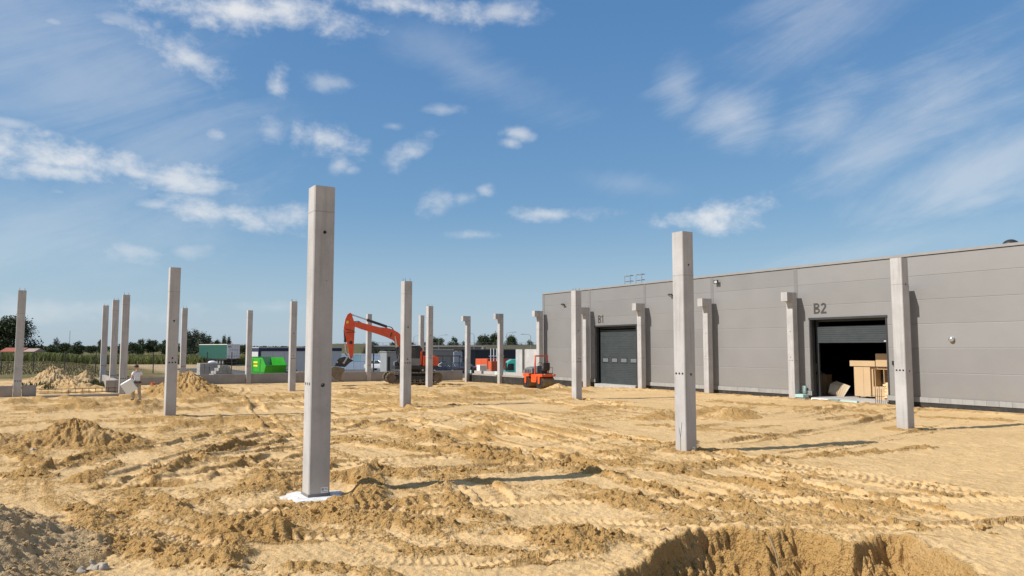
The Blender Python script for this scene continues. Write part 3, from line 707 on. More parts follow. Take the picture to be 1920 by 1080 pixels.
p = gnd(1245, 782); sand_pile(p.x, p.y, 1.3, .8, .28, 0, 'flat low heap of brown sand left of the column with a drawn fork', 14, .04, .8)
p = gnd(1046, 729); sand_pile(p.x, p.y + .3, 1.1, .9, .42, 0, 'small sand heap at the drum of the orange roller', 5, .05, .4)
sand_pile(-7.6, 9.0, 2.55, 2.5, 1.42, 0, 'grey brown heap of stony soil at the lower left corner', 6, .022, .35, .62, sharp=1.1, clod=1.0, name='soil_heap')
p = gnd(690, 900); sand_pile(p.x, p.y, .5, .36, .2, .3, 'clump of dug sand right of the foot of the nearest column', 7, .02, .8, sharp=.8)
p = gnd(505, 905); sand_pile(p.x, p.y, .62, .5, .22, .3, 'clump of dug brown sand left of the foot of the nearest column', 8, .02, .9, sharp=.8)

def stones():
    rs = random.Random(3)
    M = mat('field stone', (0.37, 0.32, 0.25), 0.85, var=.25, vs=6, dirt=.4, bmp=.3)
    meshes = []
    for k in range(4):
        bm = bmesh.new(); bmesh.ops.create_icosphere(bm, subdivisions=2, radius=1)
        for v in bm.verts:
            n = v.co.normalized(); v.co *= 1 + .28 * math.sin(n.x * 3 + k * 2) * math.cos(n.y * 2.7 + k) + .12 * math.sin(n.z * 6 + k)
        me = bpy.data.meshes.new('stone'); bm.to_mesh(me); bm.free(); me.materials.append(M); smooth_by_angle(me, 40); meshes.append(me)
    spots = [(157, 1012, .115)] + [(165 + rs.uniform(-25, 30), 1040 + rs.uniform(-18, 34), rs.uniform(.035, .075)) for i in range(22)]
    for i, (x, y, sz) in enumerate(spots):
        p = gp(x, y); o = bpy.data.objects.new('stone', meshes[i % 4]); COL.objects.link(o)
        o.location = p + Vector((0, 0, sz * .25)); o.scale = (sz, sz * rs.uniform(.75, 1.1), sz * rs.uniform(.6, .8)); o.rotation_euler = (rs.uniform(-.3, .3), rs.uniform(-.3, .3), rs.uniform(0, 6))
        tag(o, 'largest pale stone at the foot of the grey soil heap' if i == 0 else 'small stone among others at the foot of the grey soil heap', 'stone', 'stones at the foot of the grey heap')
    p = gp(62, 846); o = bpy.data.objects.new('stone', meshes[1]); COL.objects.link(o); o.location = p; o.scale = (.14, .11, .1)
    tag(o, 'single grey stone lying on the low mound at the left', 'stone')
    for (x0, y0, x1, y1, lab) in ((1458, 905, 1478, 903, 'thin dark stick lying on the smooth sand at the right'), (1238, 996, 1256, 1000, 'short root lying near the left rim of the pit')):
        a, b = gp(x0, y0), gp(x1, y1); q = MB(); q.tube([a + Vector((0, 0, .02)), (a + b) / 2 + Vector((.02, .05, .05)), b + Vector((0, 0, .02))], [.018, .014, .008]); tag(q.build('stick', M_steel), lab, 'stick')
    a = gnd(1440, 1005, -.0); q = MB()
    q.tube([a + Vector((0, -.02, .02)), a + Vector((.05, -.16, -.2)), a + Vector((.09, -.24, -.5)), a + Vector((.1, -.4, -.8))], [.018, .016, .013, .01]); tag(q.build('root', mat('root', (.3, .2, .1), .8)), 'pale root hanging down the wall of the pit', 'root')
stones()
def pebbles():
    bm = bmesh.new(); bmesh.ops.create_icosphere(bm, subdivisions=1, radius=1); v0 = np.array([v.co[:] for v in bm.verts]); bm.verts.index_update(); f0 = np.array([[v.index for v in f.verts] for f in bm.faces]); bm.free()
    me = bpy.data.objects['soil_heap'].data; co = np.empty(len(me.vertices) * 3, np.float32); me.vertices.foreach_get('co', co); co = co.reshape(-1, 3)
    ang = np.arctan2(co[:, 0], co[:, 1]); g = terrain(co[:, 0], co[:, 1], np.full(len(co), .1))[0]; ok = np.nonzero((co[:, 2] > g - .01) & (ang > -R(36)))[0]
    rs = np.random.RandomState(21); w = np.where(co[ok, 2] - g[ok] < .25, 3.0, 1.0); pk = rs.choice(ok, 700, replace=False, p=w / w.sum()); vs = []; fs = []; o = 0
    for k in pk:
        sz = .008 + .03 * rs.rand() ** 3; vs.append(v0 * (1 + .5 * (rs.rand(len(v0), 1) - .5)) * sz * [1, 1, .7] + co[k] + [0, 0, sz * .2]); fs.append(f0 + o); o += len(v0)
    ob = bpy.data.objects.new('pebbles', raw_mesh('pebbles', np.vstack(vs), np.vstack(fs), M_sand, False)); mo = np.full(o, .5, np.float32); set_zones(ob.data, mo, mo * 0, mo + .2); COL.objects.link(ob); tag(ob, 'pebbles strewn over the grey soil heap', 'pebbles', kind='stuff')
pebbles()

# ------------------------------------------------------------------ concrete columns
def carve(me, holes):
    """real sockets cut into the shaft: (face, offset, height, radius, depth)"""
    mb = MB(); W = .2
    for face, off, z, r, dep in holes:
        if face == 'v': mb.cyl((-W - .05, off, z), (-W + dep, off, z), r, n=14)       # face towards -v
        else: mb.cyl((off, -W - .05, z), (off, -W + dep, z), r, n=14)                # face towards -u
    a = bpy.data.objects.new('a', me); b = bpy.data.objects.new('b', mb.mesh('b', None)); COL.objects.link(a); COL.objects.link(b)
    md = a.modifiers.new('b', 'BOOLEAN'); md.operation = 'DIFFERENCE'; md.object = b; md.solver = 'EXACT'
    bpy.context.view_layer.update()
    res = bpy.data.meshes.new_from_object(a.evaluated_get(bpy.context.evaluated_depsgraph_get()))
    bpy.data.objects.remove(a); bpy.data.objects.remove(b); return res
def shaft_mesh(h, holes, depth=.7):
    W, c = .2, .018; pts = [(-W + c, -W), (W - c, -W), (W, -W + c), (W, W - c), (W - c, W), (-W + c, W), (-W, W - c), (-W, -W + c)]
    mb = MB(); mb.prism(pts, -depth, h, 'z'); me = mb.mesh('shaft', M_conc); me = carve(me, holes); return me
row = lambda f, z, r=.034: [(f, -.115, z, r, .25), (f, 0.0, z, r, .25), (f, .115, z, r, .25)]
SH = {'Q': shaft_mesh(5.82, row('v', 2.05) + [('u', .03, 2.03, .04, .3), ('u', .01, 4.93, .034, .3), ('u', .06, 4.0, .008, .03), ('v', 0, 4.2, .008, .03)]),
      'P': shaft_mesh(5.82, row('u', 2.03) + [('u', 0, 2.2, .034, .3), ('u', .01, 3.68, .036, .3), ('v', 0, 2.03, .02, .3), ('v', 0, 4.9, .016, .2)]),
      'E': shaft_mesh(5.9, row('u', .83) + [('v', 0, 2.5, .016, .2)]),
      'G': shaft_mesh(5.78, row('u', 1.3) + [('v', 0, 1.3, .02, .3), ('v', 0, 4.2, .016, .2)]),
      'W': shaft_mesh(5.7, row('v', 2.05, .022) + [('v', 0, 2.22, .025, .3), ('v', -.02, 3.6, .025, .3), ('u', 0, 2.05, .03, .3), ('u', .02, 4.75, .03, .3)])}
pin = MB()
pin.cyl((0, 0, -.02), (0, 0, .14), .009, n=6); PIN = pin.mesh('starter_bar', M_steel)
cb = MB(); cb.box(-.62, -.2005, -.2, .2, 5.22, 5.7, ch=.012); CORB = cb.mesh('corbel', M_conc)
def column(v, u, kind, label, pins=0, base=None, dz=0.0, name='concrete_column', group=None):
    p = vu(v, u); z = base if base is not None else gh(p.x, p.y, .3)
    rt = empty(name, (p.x, p.y, z), TH); tag(rt, label, 'column', group)
    s = bpy.data.objects.new('shaft', SH[kind]); COL.objects.link(s); s.parent = rt; s.location.z = dz
    s['label'] = 'square precast shaft with round sockets'
    top = {'Q': 5.82, 'P': 5.82, 'E': 5.9, 'G': 5.78, 'W': 5.7}[kind] + dz
    if kind == 'W':
        c = bpy.data.objects.new('corbel', CORB); COL.objects.link(c); c.parent = rt; c.location.z = dz
    for i in range(pins):
        q = bpy.data.objects.new('starter_bar', PIN); COL.objects.link(q); q.parent = rt
        q.location = ((-.12, .12, -.12, .12)[i], (-.12, -.12, .12, .12)[i], top)
    return rt
G = 'precast concrete columns of the new hall'
cA = column(4.6, 14.05, 'Q', 'nearest and largest concrete column, standing on a white grout patch', 0, -.05, .05, group=G)
q = MB()
for i in range(2): pass
gr = []
for i in range(40):
    a = i / 40 * 2 * PI; rr_ = .47 + .06 * math.sin(a * 3 + 1) + .05 * math.sin(a * 7) + .03 * math.sin(a * 13 + 2) + .12 * max(0, math.cos(a - 3.9 + TH)) ; gr.append((math.cos(a) * rr_ - .02, math.sin(a) * rr_ - .02))
q.prism(gr, -.04, .028, 'z'); q.build('grout_patch', mat('white grout', (.66, .65, .63), .9, var=.2, vs=5, dirt=.55, dcol=(.4, .3, .18)), cA)
q = MB(); q.box(-.212, .212, -.212, .212, -.02, .075); q.build('grout_collar', mat_concrete('wet grout', (.2, .19, .175), .3, False), cA)
q = MB(); q.box(.03, .165, -.2045, -.2005, .085, .19); lb = q.build('paper_label', mat('label paper', (.72, .71, .7), .7, var=.04), cA)
q = MB()
for i in range(7): q.box(.04 + i * .007, .0425 + i * .007 + (i % 3) * .001, -.2062, -.2047, .13, .175)
q.box(.1, .15, -.2062, -.2047, .16, .168); q.box(.1, .155, -.2062, -.2047, .14, .146); q.box(.045, .15, -.2062, -.2047, .105, .111); q.build('label_print', M_letter, lb)
cR = column(14.6, 14.35, 'Q', 'concrete column with a fork of two grey lines drawn near its foot', 0, -.02, .02, group=G)
q = MB()
q.prism([(-.012, .06), (.005, .06), (.005, .42), (.05, .66), (.037, .66), (-.003, .45), (-.055, .8), (-.068, .8), (-.012, .4)], -.2035, -.2005, 'x'); q.build('drawn_fork', mat('pencil grey', (.1, .1, .1), .8), cR)
q = MB(); q.box(.02, .13, -.2035, -.2005, .07, .17); q.build('paper_label', MATS['label paper'], cR)
column(24.6, 14.18, 'Q', 'tall concrete column standing before the wall right of the open door', 0, -.02, -.05, group=G)
column(4.7, 32.6, 'P', 'concrete column between the worker and the brown pointed sand heap', 0, 0, .12, group=G)
column(14.6, 32.0, 'P', 'concrete column in front of the cab of the orange excavator', 3, 0, 0, group=G)
column(24.5, 31.95, 'P', 'concrete column rising in front of the building between roller and closed door', 3, 0, -.04, group=G)
column(14.6, 50.0, 'P', 'concrete column right of the green skip', 3, -.05, .05, group=G)
column(24.5, 49.6, 'P', 'concrete column in front of the rear of the orange excavator', 3, -.1, .06, group=G)
column(4.7, 51.2, 'E', 'foremost of the three close columns beside the worker', 2, 0, .05, group=G)
column(4.62, 57.0, 'E', 'middle one of the three close columns beside the worker', 2, 0, .05, group=G)
column(4.5, 63.6, 'G', 'rearmost of the three close columns beside the worker', 2, 0, .1, group=G)
column(-.62, 50.4, 'E', 'leftmost column, with short concrete beams at both sides of its foot', 2, .03, .02, group=G)
column(9.8, 62.4, 'G', 'far column half hidden behind the column right of the worker', 2, -.05, .05, group=G)
column(14.7, 62.4, 'G', 'far column at the left end of the green skip', 0, -.1, .06, group=G)
column(24.9, 62.4, 'G', 'far column crossed by the boom of the excavator', 0, -.14, .05, group=G)
column(30.0, 62.4, 'G', 'far column seen behind the rear of the excavator', 0, -.14, .05, group=G)
wl = ['corbel column half hidden behind the tall column right of the open door', 'corbel column left of the open door marked B2', 'corbel column midway between the doors, left of the open bay wall',
      'corbel column at the right edge of the closed door marked B1', 'corbel column at the left of the closed door marked B1', 'corbel column at the corner of the building behind the roller', 'free standing corbel column left of the turquoise lorry cab', 'free standing corbel column farthest left of its row, at a beam end']
wl[2] = 'corbel column at the middle of the blank wall between both doors'
for i, lab in enumerate(wl):
    u = (19.75, 25.92, 31.95, 37.85, 43.8, 49.85, 55.9, 61.75)[i]
    column(34.5, u, 'W', lab, 2 if i == 4 else 0, (0, 0, 0, -.05, -.12, -.2, -.25, -.2)[i], (0, 0, 0, .05, .12, .2, .25, .2)[i], 'corbel_column', 'corbel columns along the wall of the hall')

# ------------------------------------------------------------------ ground beams
def beam(v0, v1, u0, u1, z0, z1, label, m=None, name='ground_beam', ch=.015, group='precast ground beams'):
    """beam along the grid, local axes v and u, origin at its middle"""
    vc, uc = (v0 + v1) / 2, (u0 + u1) / 2; p = vu(vc, uc); rt = MB()
    rt.box(v0 - vc, v1 - vc, u0 - uc, u1 - uc, z0, z1, ch=ch); o = rt.build(name, m or M_beam); place(o, (p.x, p.y, 0), TH); tag(o, label, 'beam', group); return o
beam(4.92, 9.55, 62.3, 62.5, -.3, .52, 'concrete ground beam behind the worker, left of the brown heap')
beam(10.02, 14.48, 62.3, 62.5, -.3, .62, 'concrete ground beam between the brown heap and the green skip')
beam(14.92, 19.75, 62.3, 62.5, -.3, .66, 'concrete ground beam in front of the green skip')
beam(19.8, 24.68, 62.3, 62.5, -.3, .64, 'concrete ground beam behind the bucket of the excavator')
beam(25.12, 29.78, 62.3, 62.5, -.3, .62, 'concrete ground beam behind the crawler tracks of the excavator')
beam(30.22, 34.28, 62.3, 62.5, -.3, .60, 'concrete ground beam right of the excavator tracks, ending at a corbel column')
beam(4.42, 4.62, 52.6, 63.3, -.3, .74, 'long sunlit ground beam running along the three close columns')
beam(3.9, 4.41, 52.62, 53.0, -.3, .72, 'stub of ground beam beside the foremost of the three close columns')
beam(-1.52, -.84, 50.3, 50.52, -.2, .62, 'short concrete beam at the left foot of the leftmost column')
beam(-.4, .28, 50.3, 50.52, -.2, .62, 'short concrete beam at the right foot of the leftmost column')
beam(.5, 4.3, 48.6, 49.0, -.2, .12, 'low cast strip footing between the leftmost column and the worker', name='strip_footing')
beam(-2.3, -2.05, 46.5, 49.8, -.2, .25, 'small beam end at the left edge of the picture')
# bars standing out of the strip footing
cg = empty('rebar_cage', vu(2.3, 49.2, .1), TH); tag(cg, 'rusty reinforcement cage lying along the low strip footing', 'rebar')
for i, (y, z) in enumerate(((-.1, .32), (.1, .32), (-.1, .12), (.1, .12))):
    q = MB(); q.cyl((-1.9, y, z), (1.9, y, z), .014, n=6); q.build('long_bar', M_steel, cg)
for i in range(12):
    x = -1.8 + i * .33; q = MB(); q.tube([(x, -.11, .1), (x, .11, .1), (x, .11, .34), (x, -.11, .34)], .011, 5, True); q.build('stirrup', M_steel, cg)
q = MB(); q.cyl((0, 0, -.1), (0, 0, .2), .16, n=16, caps=False); q.cyl((0, 0, .2), (0, 0, .16), .16, .13, n=16, caps=False); q.cyl((0, 0, .0), (0, 0, .01), .13, n=16)
o = q.build('pipe_stub', mat('orange pipe', (.5, .13, .05), .45), smooth=40); o.location = gp(287, 721, .3); tag(o, 'short orange drain pipe sticking out of the sand behind the worker', 'pipe')
# foundation of the part still to be built: dark coated wall with light beams on top
fo = empty('foundation_wall', vu(34.7, 56.1), TH); tag(fo, 'black coated foundation wall between the corbel columns left of the roller', 'foundation')
q = MB(); q.box(-.12, .12, -5.6, 5.55, -.9, .22); q.build('coated_wall', M_black, fo)
q = MB(); q.box(-.16, .22, -5.6, 5.55, .2225, .36, ch=.01); q.build('cap', M_beam, fo)
rs = random.Random(8)
for k, (a, b, lab) in enumerate(((-5.5, -.3, 'white sill beam left of the roller, right of the free standing corbel column'), (.2, 2.9, 'white sill beam left of the orange container'), (3.3, 4.6, 'short white sill beam end by the farthest corbel column'))):
    beam(34.62, 34.92, 56.1 + a, 56.1 + b, .362, .62, lab, M_slab, 'sill_beam', .01, 'pale sill beams on the foundation')
for k, (uu, lab) in enumerate(((56.45, 'piece of green insulation board right of the corbel column by the lorry'), (61.2, 'piece of green insulation board at the farthest corbel column'))):
    q = MB(); q.box(-.04, .04, -.25, .25, 0, .3); o = q.build('insulation_board', mat('green foam', (.40, .58, .54), .8)); place(o, vu(34.45, uu, .365), TH); tag(o, lab, 'board')

# ------------------------------------------------------------------ the grey hall
def warehouse():
    VW = 35.0; Z0 = .45; ZT = 7.06; UL = 50.05; UR = -6.0
    rt = empty('warehouse', vu(VW, 22.0), TH); tag(rt, 'long grey panel clad warehouse with doors marked B1 and B2', 'building')
    C = 22.0                                       # local x = v - VW, local y = u - C
    seams = [Z0, 1.58, 2.71, 3.84, 4.97, 6.1, ZT]
    doors = [(20.95, 25.15, 4.21), (38.9, 43.35, 4.25)]
    bays = [(UL, 44.0), (44.0, 38.0), (38.0, 32.0), (32.0, 26.0), (26.0, 20.0), (20.0, 14.0), (14.0, 8.0), (8.0, 2.0), (2.0, UR)]
    c = .018
    def prof(z0, z1): return [(c * .8, z0), (0, z0 + c), (0, z1 - c), (c * .8, z1), (.1, z1), (.1, z0)]
    for b1, b0 in bays:
        for z0, z1 in zip(seams[:-1], seams[1:]):
            q = MB(); cuts = [(d0, d1, dz) for d0, d1, dz in doors if d0 > b0 and d1 < b1 and dz > z0 + .02]
            if not cuts: q.prism(prof(z0, z1), b0 + .004 - C, b1 - .004 - C, 'y')
            else:
                d0, d1, dz = cuts[0]
                q.prism(prof(z0, z1), b0 + .004 - C, d0 - C, 'y'); q2 = MB(); q2.prism(prof(z0, z1), d1 - C, b1 - .004 - C, 'y'); q2.build('wall_panel', M_panel, rt)
                if dz < z1 - .05: q2 = MB(); q2.prism([(0, dz), (0, z1 - c), (c * .8, z1), (.1, z1), (.1, dz)], d0 - C, d1 - C, 'y'); q2.build('wall_panel', M_panel, rt)
            q.build('wall_panel', M_panel, rt)
    for u in (44.0, 38.0, 32.0, 26.0, 20.0, 14.0, 8.0, 2.0):
        q = MB(); q.prism([(-.013, -.11), (-.013, .11), (-.002, .118), (-.002, -.118)], Z0 + .012, ZT - .01, 'z', Matrix.Translation((0, u - C, 0))); q.build('joint_flashing', M_trim, rt)
    q = MB(); q.box(-.014, .1, UL - C + .0005, UL - C + .11, .2, ZT - .01); q.box(-.014, -.002, UL - .16 - C, UL - C, Z0 + .01, ZT - .01); q.build('corner_flashing', M_trim, rt)
    q = MB(); q.prism([(-.05, ZT + .002), (-.05, ZT + .125), (.45, ZT + .16), (.45, ZT + .002)], UR - C, UL + .13 - C, 'y'); q.build('parapet_coping', mat('coping grey', (.28, .27, .26), .45, var=.04), rt)
    q = MB(); q.box(-.006, .0, UR - C, UL - C - .17, ZT - .03, ZT + .001); q.build('coping_shadow_strip', M_blk, rt)  # dark strip painted in for the shadow line under the coping lip
    for a, b in ((UR, 20.86), (25.24, 38.81), (43.44, UL - .17)): q = MB(); q.box(-.022, -.0015, a - C, b - C, Z0 - .012, Z0 + .022); q.build('drip_edge', M_trim, rt)
    # side, back, roof
    q = MB(); q.box(.1005, 24, UL - C, UL - C + .1, -.3, ZT); q.build('end_wall', M_panel, rt)
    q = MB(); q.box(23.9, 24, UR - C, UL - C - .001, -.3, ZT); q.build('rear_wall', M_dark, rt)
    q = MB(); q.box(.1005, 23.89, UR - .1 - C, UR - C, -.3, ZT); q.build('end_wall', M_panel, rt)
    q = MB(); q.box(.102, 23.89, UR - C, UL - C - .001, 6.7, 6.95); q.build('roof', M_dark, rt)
    q = MB(); q.box(.35, 23.89, UR - C, UL - C - .001, -.5, .13); q.build('floor_slab', M_slab, rt)
    # plinth of concrete blocks above the coated foundation
    ranges = [(UR, 20.95), (25.15, 38.9), (43.35, UL)]
    bm_ = MB(); bm_.box(-.06, .1, -.247, .247, .205, .436, ch=.006); bme = bm_.mesh('plinth_block', M_block)
    for a, b in ranges:
        u = a + .25
        while u + .25 <= b + .2:
            o = bpy.data.objects.new('plinth_block', bme); COL.objects.link(o); o.parent = rt; o.location = (random.Random(u).uniform(-.006, .006), u - C, 0); u += .5
    for a, b in ranges:
        q = MB(); q.box(-.03, .345, a - C, b - C, -.9, .2); q.build('coated_foundation', M_black, rt)
    # door B1, closed
    for (d0, d1, dz, nm) in ((20.95, 25.15, 4.21, 'open'), (38.9, 43.35, 4.25, 'shut')):
        y0, y1 = d0 - C, d1 - C
        q = MB(); q.box(-.03, .34, y0 - .075, y0, .02, dz); q.box(-.03, .34, y1, y1 + .075, .02, dz); q.box(-.045, .34, y0 - .09, y1 + .09, dz, dz + .11); q.build('door_frame', M_frame, rt)
        s = MB(); s.box(-.14, .3495, y0 + .001, y1 - .001, -.55, .12, ch=.02); s.build('door_sill', M_slab, rt)
        door = empty('sectional_door', (.36, (y0 + y1) / 2, 0)); door.parent = rt; hw = (y1 - y0) / 2 - .16
        lo, hi = (.14, 4.02) if nm == 'shut' else (2.98, 3.86); n = 8 if nm == 'shut' else 2
        door['label'] = 'closed dark sectional door with a row of four windows' if nm == 'shut' else 'dark sectional door rolled up, two sections still showing'
        hs = (hi - lo) / n
        for i in range(n):
            z0 = lo + i * hs; q = MB(); pr = [(.012, z0 + .002), (0, z0 + .014)]
            for k in range(1, 4):
                zz = z0 + hs * k / 4; pr += [(0, zz - .008), (.012, zz), (0, zz + .008)]
            pr += [(0, z0 + hs - .014), (.012, z0 + hs - .002), (.05, z0 + hs - .002), (.05, z0 + .002)]
            q.prism(pr, -hw, hw, 'y'); sec = q.build('door_section', M_door, door)
            if nm == 'shut' and i == 3:
                for k in range(4):
                    yc = (k - 1.5) * (hw * 2 / 4.1); zc = z0 + hs / 2; wn = empty('window', (0, yc, zc)); wn.parent = door
                    w = MB(); w.box(-.022, -.001, -.34, .34, .135, .175); w.box(-.022, -.001, -.34, .34, -.175, -.135); w.box(-.022, -.001, -.34, -.30, -.135, .135); w.box(-.022, -.001, .30, .34, -.135, .135); w.build('window_frame', M_blk, wn)
                    w = MB(); w.box(-.012, -.002, -.299, .299, -.134, .134); w.build('pane', M_glass, wn)
        if nm == 'open':
            q = MB(); q.box(-.012, -.001, -hw + .06, -hw + .18, lo + .06, lo + .1); q.build('door_plate', M_white, door)
        # rails and the dark reveal behind the frame
        q = MB(); q.box(.06, .16, -hw - .15, -hw - .001, .14, 4.1); q.box(.06, .16, hw + .001, hw + .15, .14, 4.1); q.box(.06, .16, -hw - .15, hw + .15, 4.101, 4.3); q.build('guide_rail', M_frame, door)
    # painted numbers
    for txt, uc, z in (('B1', 42.62, 4.53), ('B2', 24.5, 4.52)):
        q = MB(); W_ = .105; H_ = .57
        def stroke(pts, w):
            n_ = len(pts); Lf, Rt = [], []
            for i in range(n_):
                p0 = Vector(pts[max(i - 1, 0)]); p1 = Vector(pts[min(i + 1, n_ - 1)]); d_ = (p1 - p0).normalized(); nn = Vector((-d_.y, d_.x)) * w / 2; P_ = Vector(pts[i])
                Lf.append(P_ + nn); Rt.append(P_ - nn)
            for i in range(n_ - 1): q.prism([Rt[i][:], Rt[i + 1][:], Lf[i + 1][:], Lf[i][:]], .0, .003, 'z')
        def arc(cx, cy, rx, ry, a0, a1, n_=12): return [(cx + rx * math.cos(R(a0 + (a1 - a0) * i / n_)), cy + ry * math.sin(R(a0 + (a1 - a0) * i / n_))) for i in range(n_ + 1)]
        x0 = -.42; h = W_ / 2
        q.prism([(x0, 0), (x0 + W_, 0), (x0 + W_, H_), (x0, H_)], .0, .0032, 'z')
        stroke([(x0 + W_, H_ - h), (x0 + .2, H_ - h)] + arc(x0 + .2, H_ - .145, .095, .145 - h, 90, -90) + [(x0 + W_, H_ - .29 + h)], W_ * .92)
        stroke([(x0 + W_, .31 - h + .004), (x0 + .21, .31 - h + .004)] + arc(x0 + .21, .155, .115, .155 - h, 90, -90) + [(x0 + W_, h)], W_ * .92)
        x1 = .0
        if txt[1] == '2':
            stroke(arc(x1 + .165, H_ - .17, .115, .17 - h, 165, -35) + [(x1 + .06, h * 1.3)], W_); q.prism([(x1, 0), (x1 + .34, 0), (x1 + .34, W_), (x1, W_)], .0, .0032, 'z')
        else:
            q.prism([(x1 + .1, 0), (x1 + .1 + W_, 0), (x1 + .1 + W_, H_), (x1 + .1, H_)], .0, .0032, 'z'); stroke([(x1 + .15, H_ - .04), (x1 - .0, H_ - .13)], W_ * .8)
        me = q.mesh('door_number', M_letter)
        o = bpy.data.objects.new('door_number', me); COL.objects.link(o); o.parent = rt
        o.matrix_local = Matrix.Translation((-.004, uc - C, z)) @ Matrix(((0, 0, -1, 0), (-1, 0, 0, 0), (0, 1, 0, 0), (0, 0, 0, 1))) @ Matrix.Diagonal((1.0 if txt == 'B2' else .95, 1.0, 1, 1)); o['label'] = 'dark grey %s lettering above the door' % txt
    # hall columns inside and a few roof beams, dim
    for u in (14, 26, 38):
        q = MB(); q.box(11.8, 12.2, u - .2 - C, u + .2 - C, .13, 6.69); q.build('hall_column', M_conc, rt)
    # roof things
    return rt
warehouse()
def wallpt(x, y, vv=35.0):
    u, z = onv(x, y, vv); return u, z
# rebar and foam at the open door
def upright_bars(uc, lab):
    rt = empty('starter_bars', vu(34.62, uc, 0), TH); tag(rt, lab, 'rebar')
    for i in range(4): q = MB(); q.cyl((0, -.16 + i * .1, -.1), (.02, -.16 + i * .1 + .01, .75 + .1 * (i % 2)), .012, n=6); q.build('bar', M_steel, rt)
    q = MB(); q.cyl((-.01, -.35, .38), (-.01, .4, .40), .012, n=6); q.build('cross_bar', M_steel, rt)
upright_bars(25.45, 'upright rebars at the left jamb of the open door B2')
upright_bars(21.25, 'upright rebars at the right jamb of the open door B2')
MF = mat('pale foam', (.74, .80, .79), .8, var=.05)
for i, (u0, u1, zz, lab, m_) in enumerate(((24.9, 23.9, .0, 'white foam strip on the sand at the sill of the open door', MF), (23.85, 23.3, .012, 'dark teal foam piece at the sill of the open door', mat('teal foam', (.16, .27, .27), .8)), (23.25, 22.3, -.01, 'pale turquoise foam strip at the sill of the open door', MATS['green foam']))):
    q = MB(); q.box(-.16, .0, u1 - u0, 0, -.06, .10, ch=.01); o = q.build('foam_strip', m_); place(o, vu(34.66, u0, zz), TH); tag(o, lab, 'foam strip')
q = MB(); q.box(-.04, .04, -.12, .12, 0, .4, ch=.01); o = q.build('insulation_board', MATS['green foam']); place(o, vu(34.85, 25.55, .3), TH); tag(o, 'upright green insulation board at the foot of the corbel column left of B2', 'board')
q = MB(); q.box(-.25, .2, -.2, .3, 0, .16, ch=.01); o = q.build('insulation_board', MATS['green foam']); place(o, vu(34.45, 25.35, .12), TH); tag(o, 'flat green insulation board on a block at the left of door B2', 'board')
q = MB(); q.box(-.2, .15, -.25, .3, -.2, .115, ch=.015); o = q.build('concrete_block', M_block); place(o, vu(34.45, 25.35, 0), TH); tag(o, 'concrete block under the flat green board left of door B2', 'block')

# ------------------------------------------------------------------ goods in the open door
MC = mat('cardboard', (.52, .36, .20), .8, var=.06, vs=1.5); MC2 = mat('fresh softwood', (.72, .55, .31), .7, var=.1, vs=6); MC3 = mat('brown board', (.30, .19, .10), .8)
CU = 22.62
cabinet = empty('carton_crate', vu(36.3, CU, .13), TH); tag(cabinet, 'large tan carton crate with two round openings in the open door', 'crate')
# local y is -u here: build with world grid axes; y towards +u (left in view)
for x0 in (.05, .85):
    for y0 in (-.95, .75): q = MB(); q.box(x0, x0 + .14, y0, y0 + .12, 0, .1); q.build('foot', MC3, cabinet)
q = MB(); q.box(0, 1.1, .05, .95, .1, 1.62, ch=.01); q.build('front_case', MC, cabinet)
q = MB(); q.box(-.006, .0005, .42, .43, .1, 1.6); q.build('tape_seam', MC3, cabinet)
q = MB(); q.box(-.04, 1.2, -.25, 1.15, 1.64, 1.93, ch=.01); q.build('lid', MC, cabinet)
q = MB(); q.box(.1, 1.2, -1.15, .048, .1, .62, ch=.01); q.build('lower_case', MC, cabinet)
rc = MB(); rc.box(.9, 1.2, -1.15, .048, .622, 1.6); rc.box(.1, .89, -1.15, .048, 1.5, 1.6); rc.box(.1, .89, -.05, .048, .622, 1.5); rc.build('open_case', MC, cabinet)
for yy in (-.36, -.84):
    q = MB(); q.cyl((.6, yy, 1.06), (.89, yy, 1.06), .26, n=20); q.build('round_opening', M_blk, cabinet)
    q = MB(); q.box(.12, .6, yy + .21, yy + .24, .63, 1.49); q.build('divider', MC, cabinet)
q = MB(); q.box(-.02, 1.2, -1.2, -.28, 1.64, 2.3, ch=.01); o = q.build('carton', MC); place(o, vu(36.3, CU, .13), TH); tag(o, 'long tan carton lying on top of the crate in the open door', 'carton')
q = MB(); q.box(0, .5, -.55, .25, 0, .42, ch=.008); o = q.build('carton', MC); place(o, vu(35.75, 21.85, .13), TH); tag(o, 'small low carton in front of the crate in the open door', 'carton')
ps = empty('plank_stack', vu(35.65, 21.25, .13), TH); tag(ps, 'stack of fresh yellow planks at the right jamb of the open door', 'planks')
rs = random.Random(2)
q = MB(); q.box(0, .7, -.28, .3, 0, .12); q.build('pallet', MC3, ps)
for i in range(9):
    a = rs.uniform(-.06, .06); q = MB(); q.box(-.1 + a, .75 + a, -.28, .05 + rs.uniform(0, .28), .125 + i * .085, .2 + i * .085); q.build('plank', MC2, ps)
bx = MB(); bx.box(-.4, .4, -.45, .45, 0, 1.1, ch=.01); o = bx.build('carton', MC3); place(o, vu(37.6, onv(1540, 720, 37.6)[0], .13), TH + .2); tag(o, 'dark brown carton standing in the shade at the left of the open door', 'carton')
wa = empty('waste_board', vu(36.5, onv(1566, 735, 36.5)[0], .13), TH + .25); tag(wa, 'torn cardboard sheets leaning at the left of the open door', 'cardboard')
for i in range(5):
    q = MB(); w, h_ = .42 - .05 * i, .42 - .045 * i
    q.box(-.012, .012, -w, w, 0, h_ * 2); o = q.build('board_sheet', MC if i % 2 else mat('grey board', (.45, .38, .28), .85), wa); o.location = (-.03 * i, .02 * i, .05 * i); o.rotation_euler = (.35 - .03 * i, .55, .1 * i)
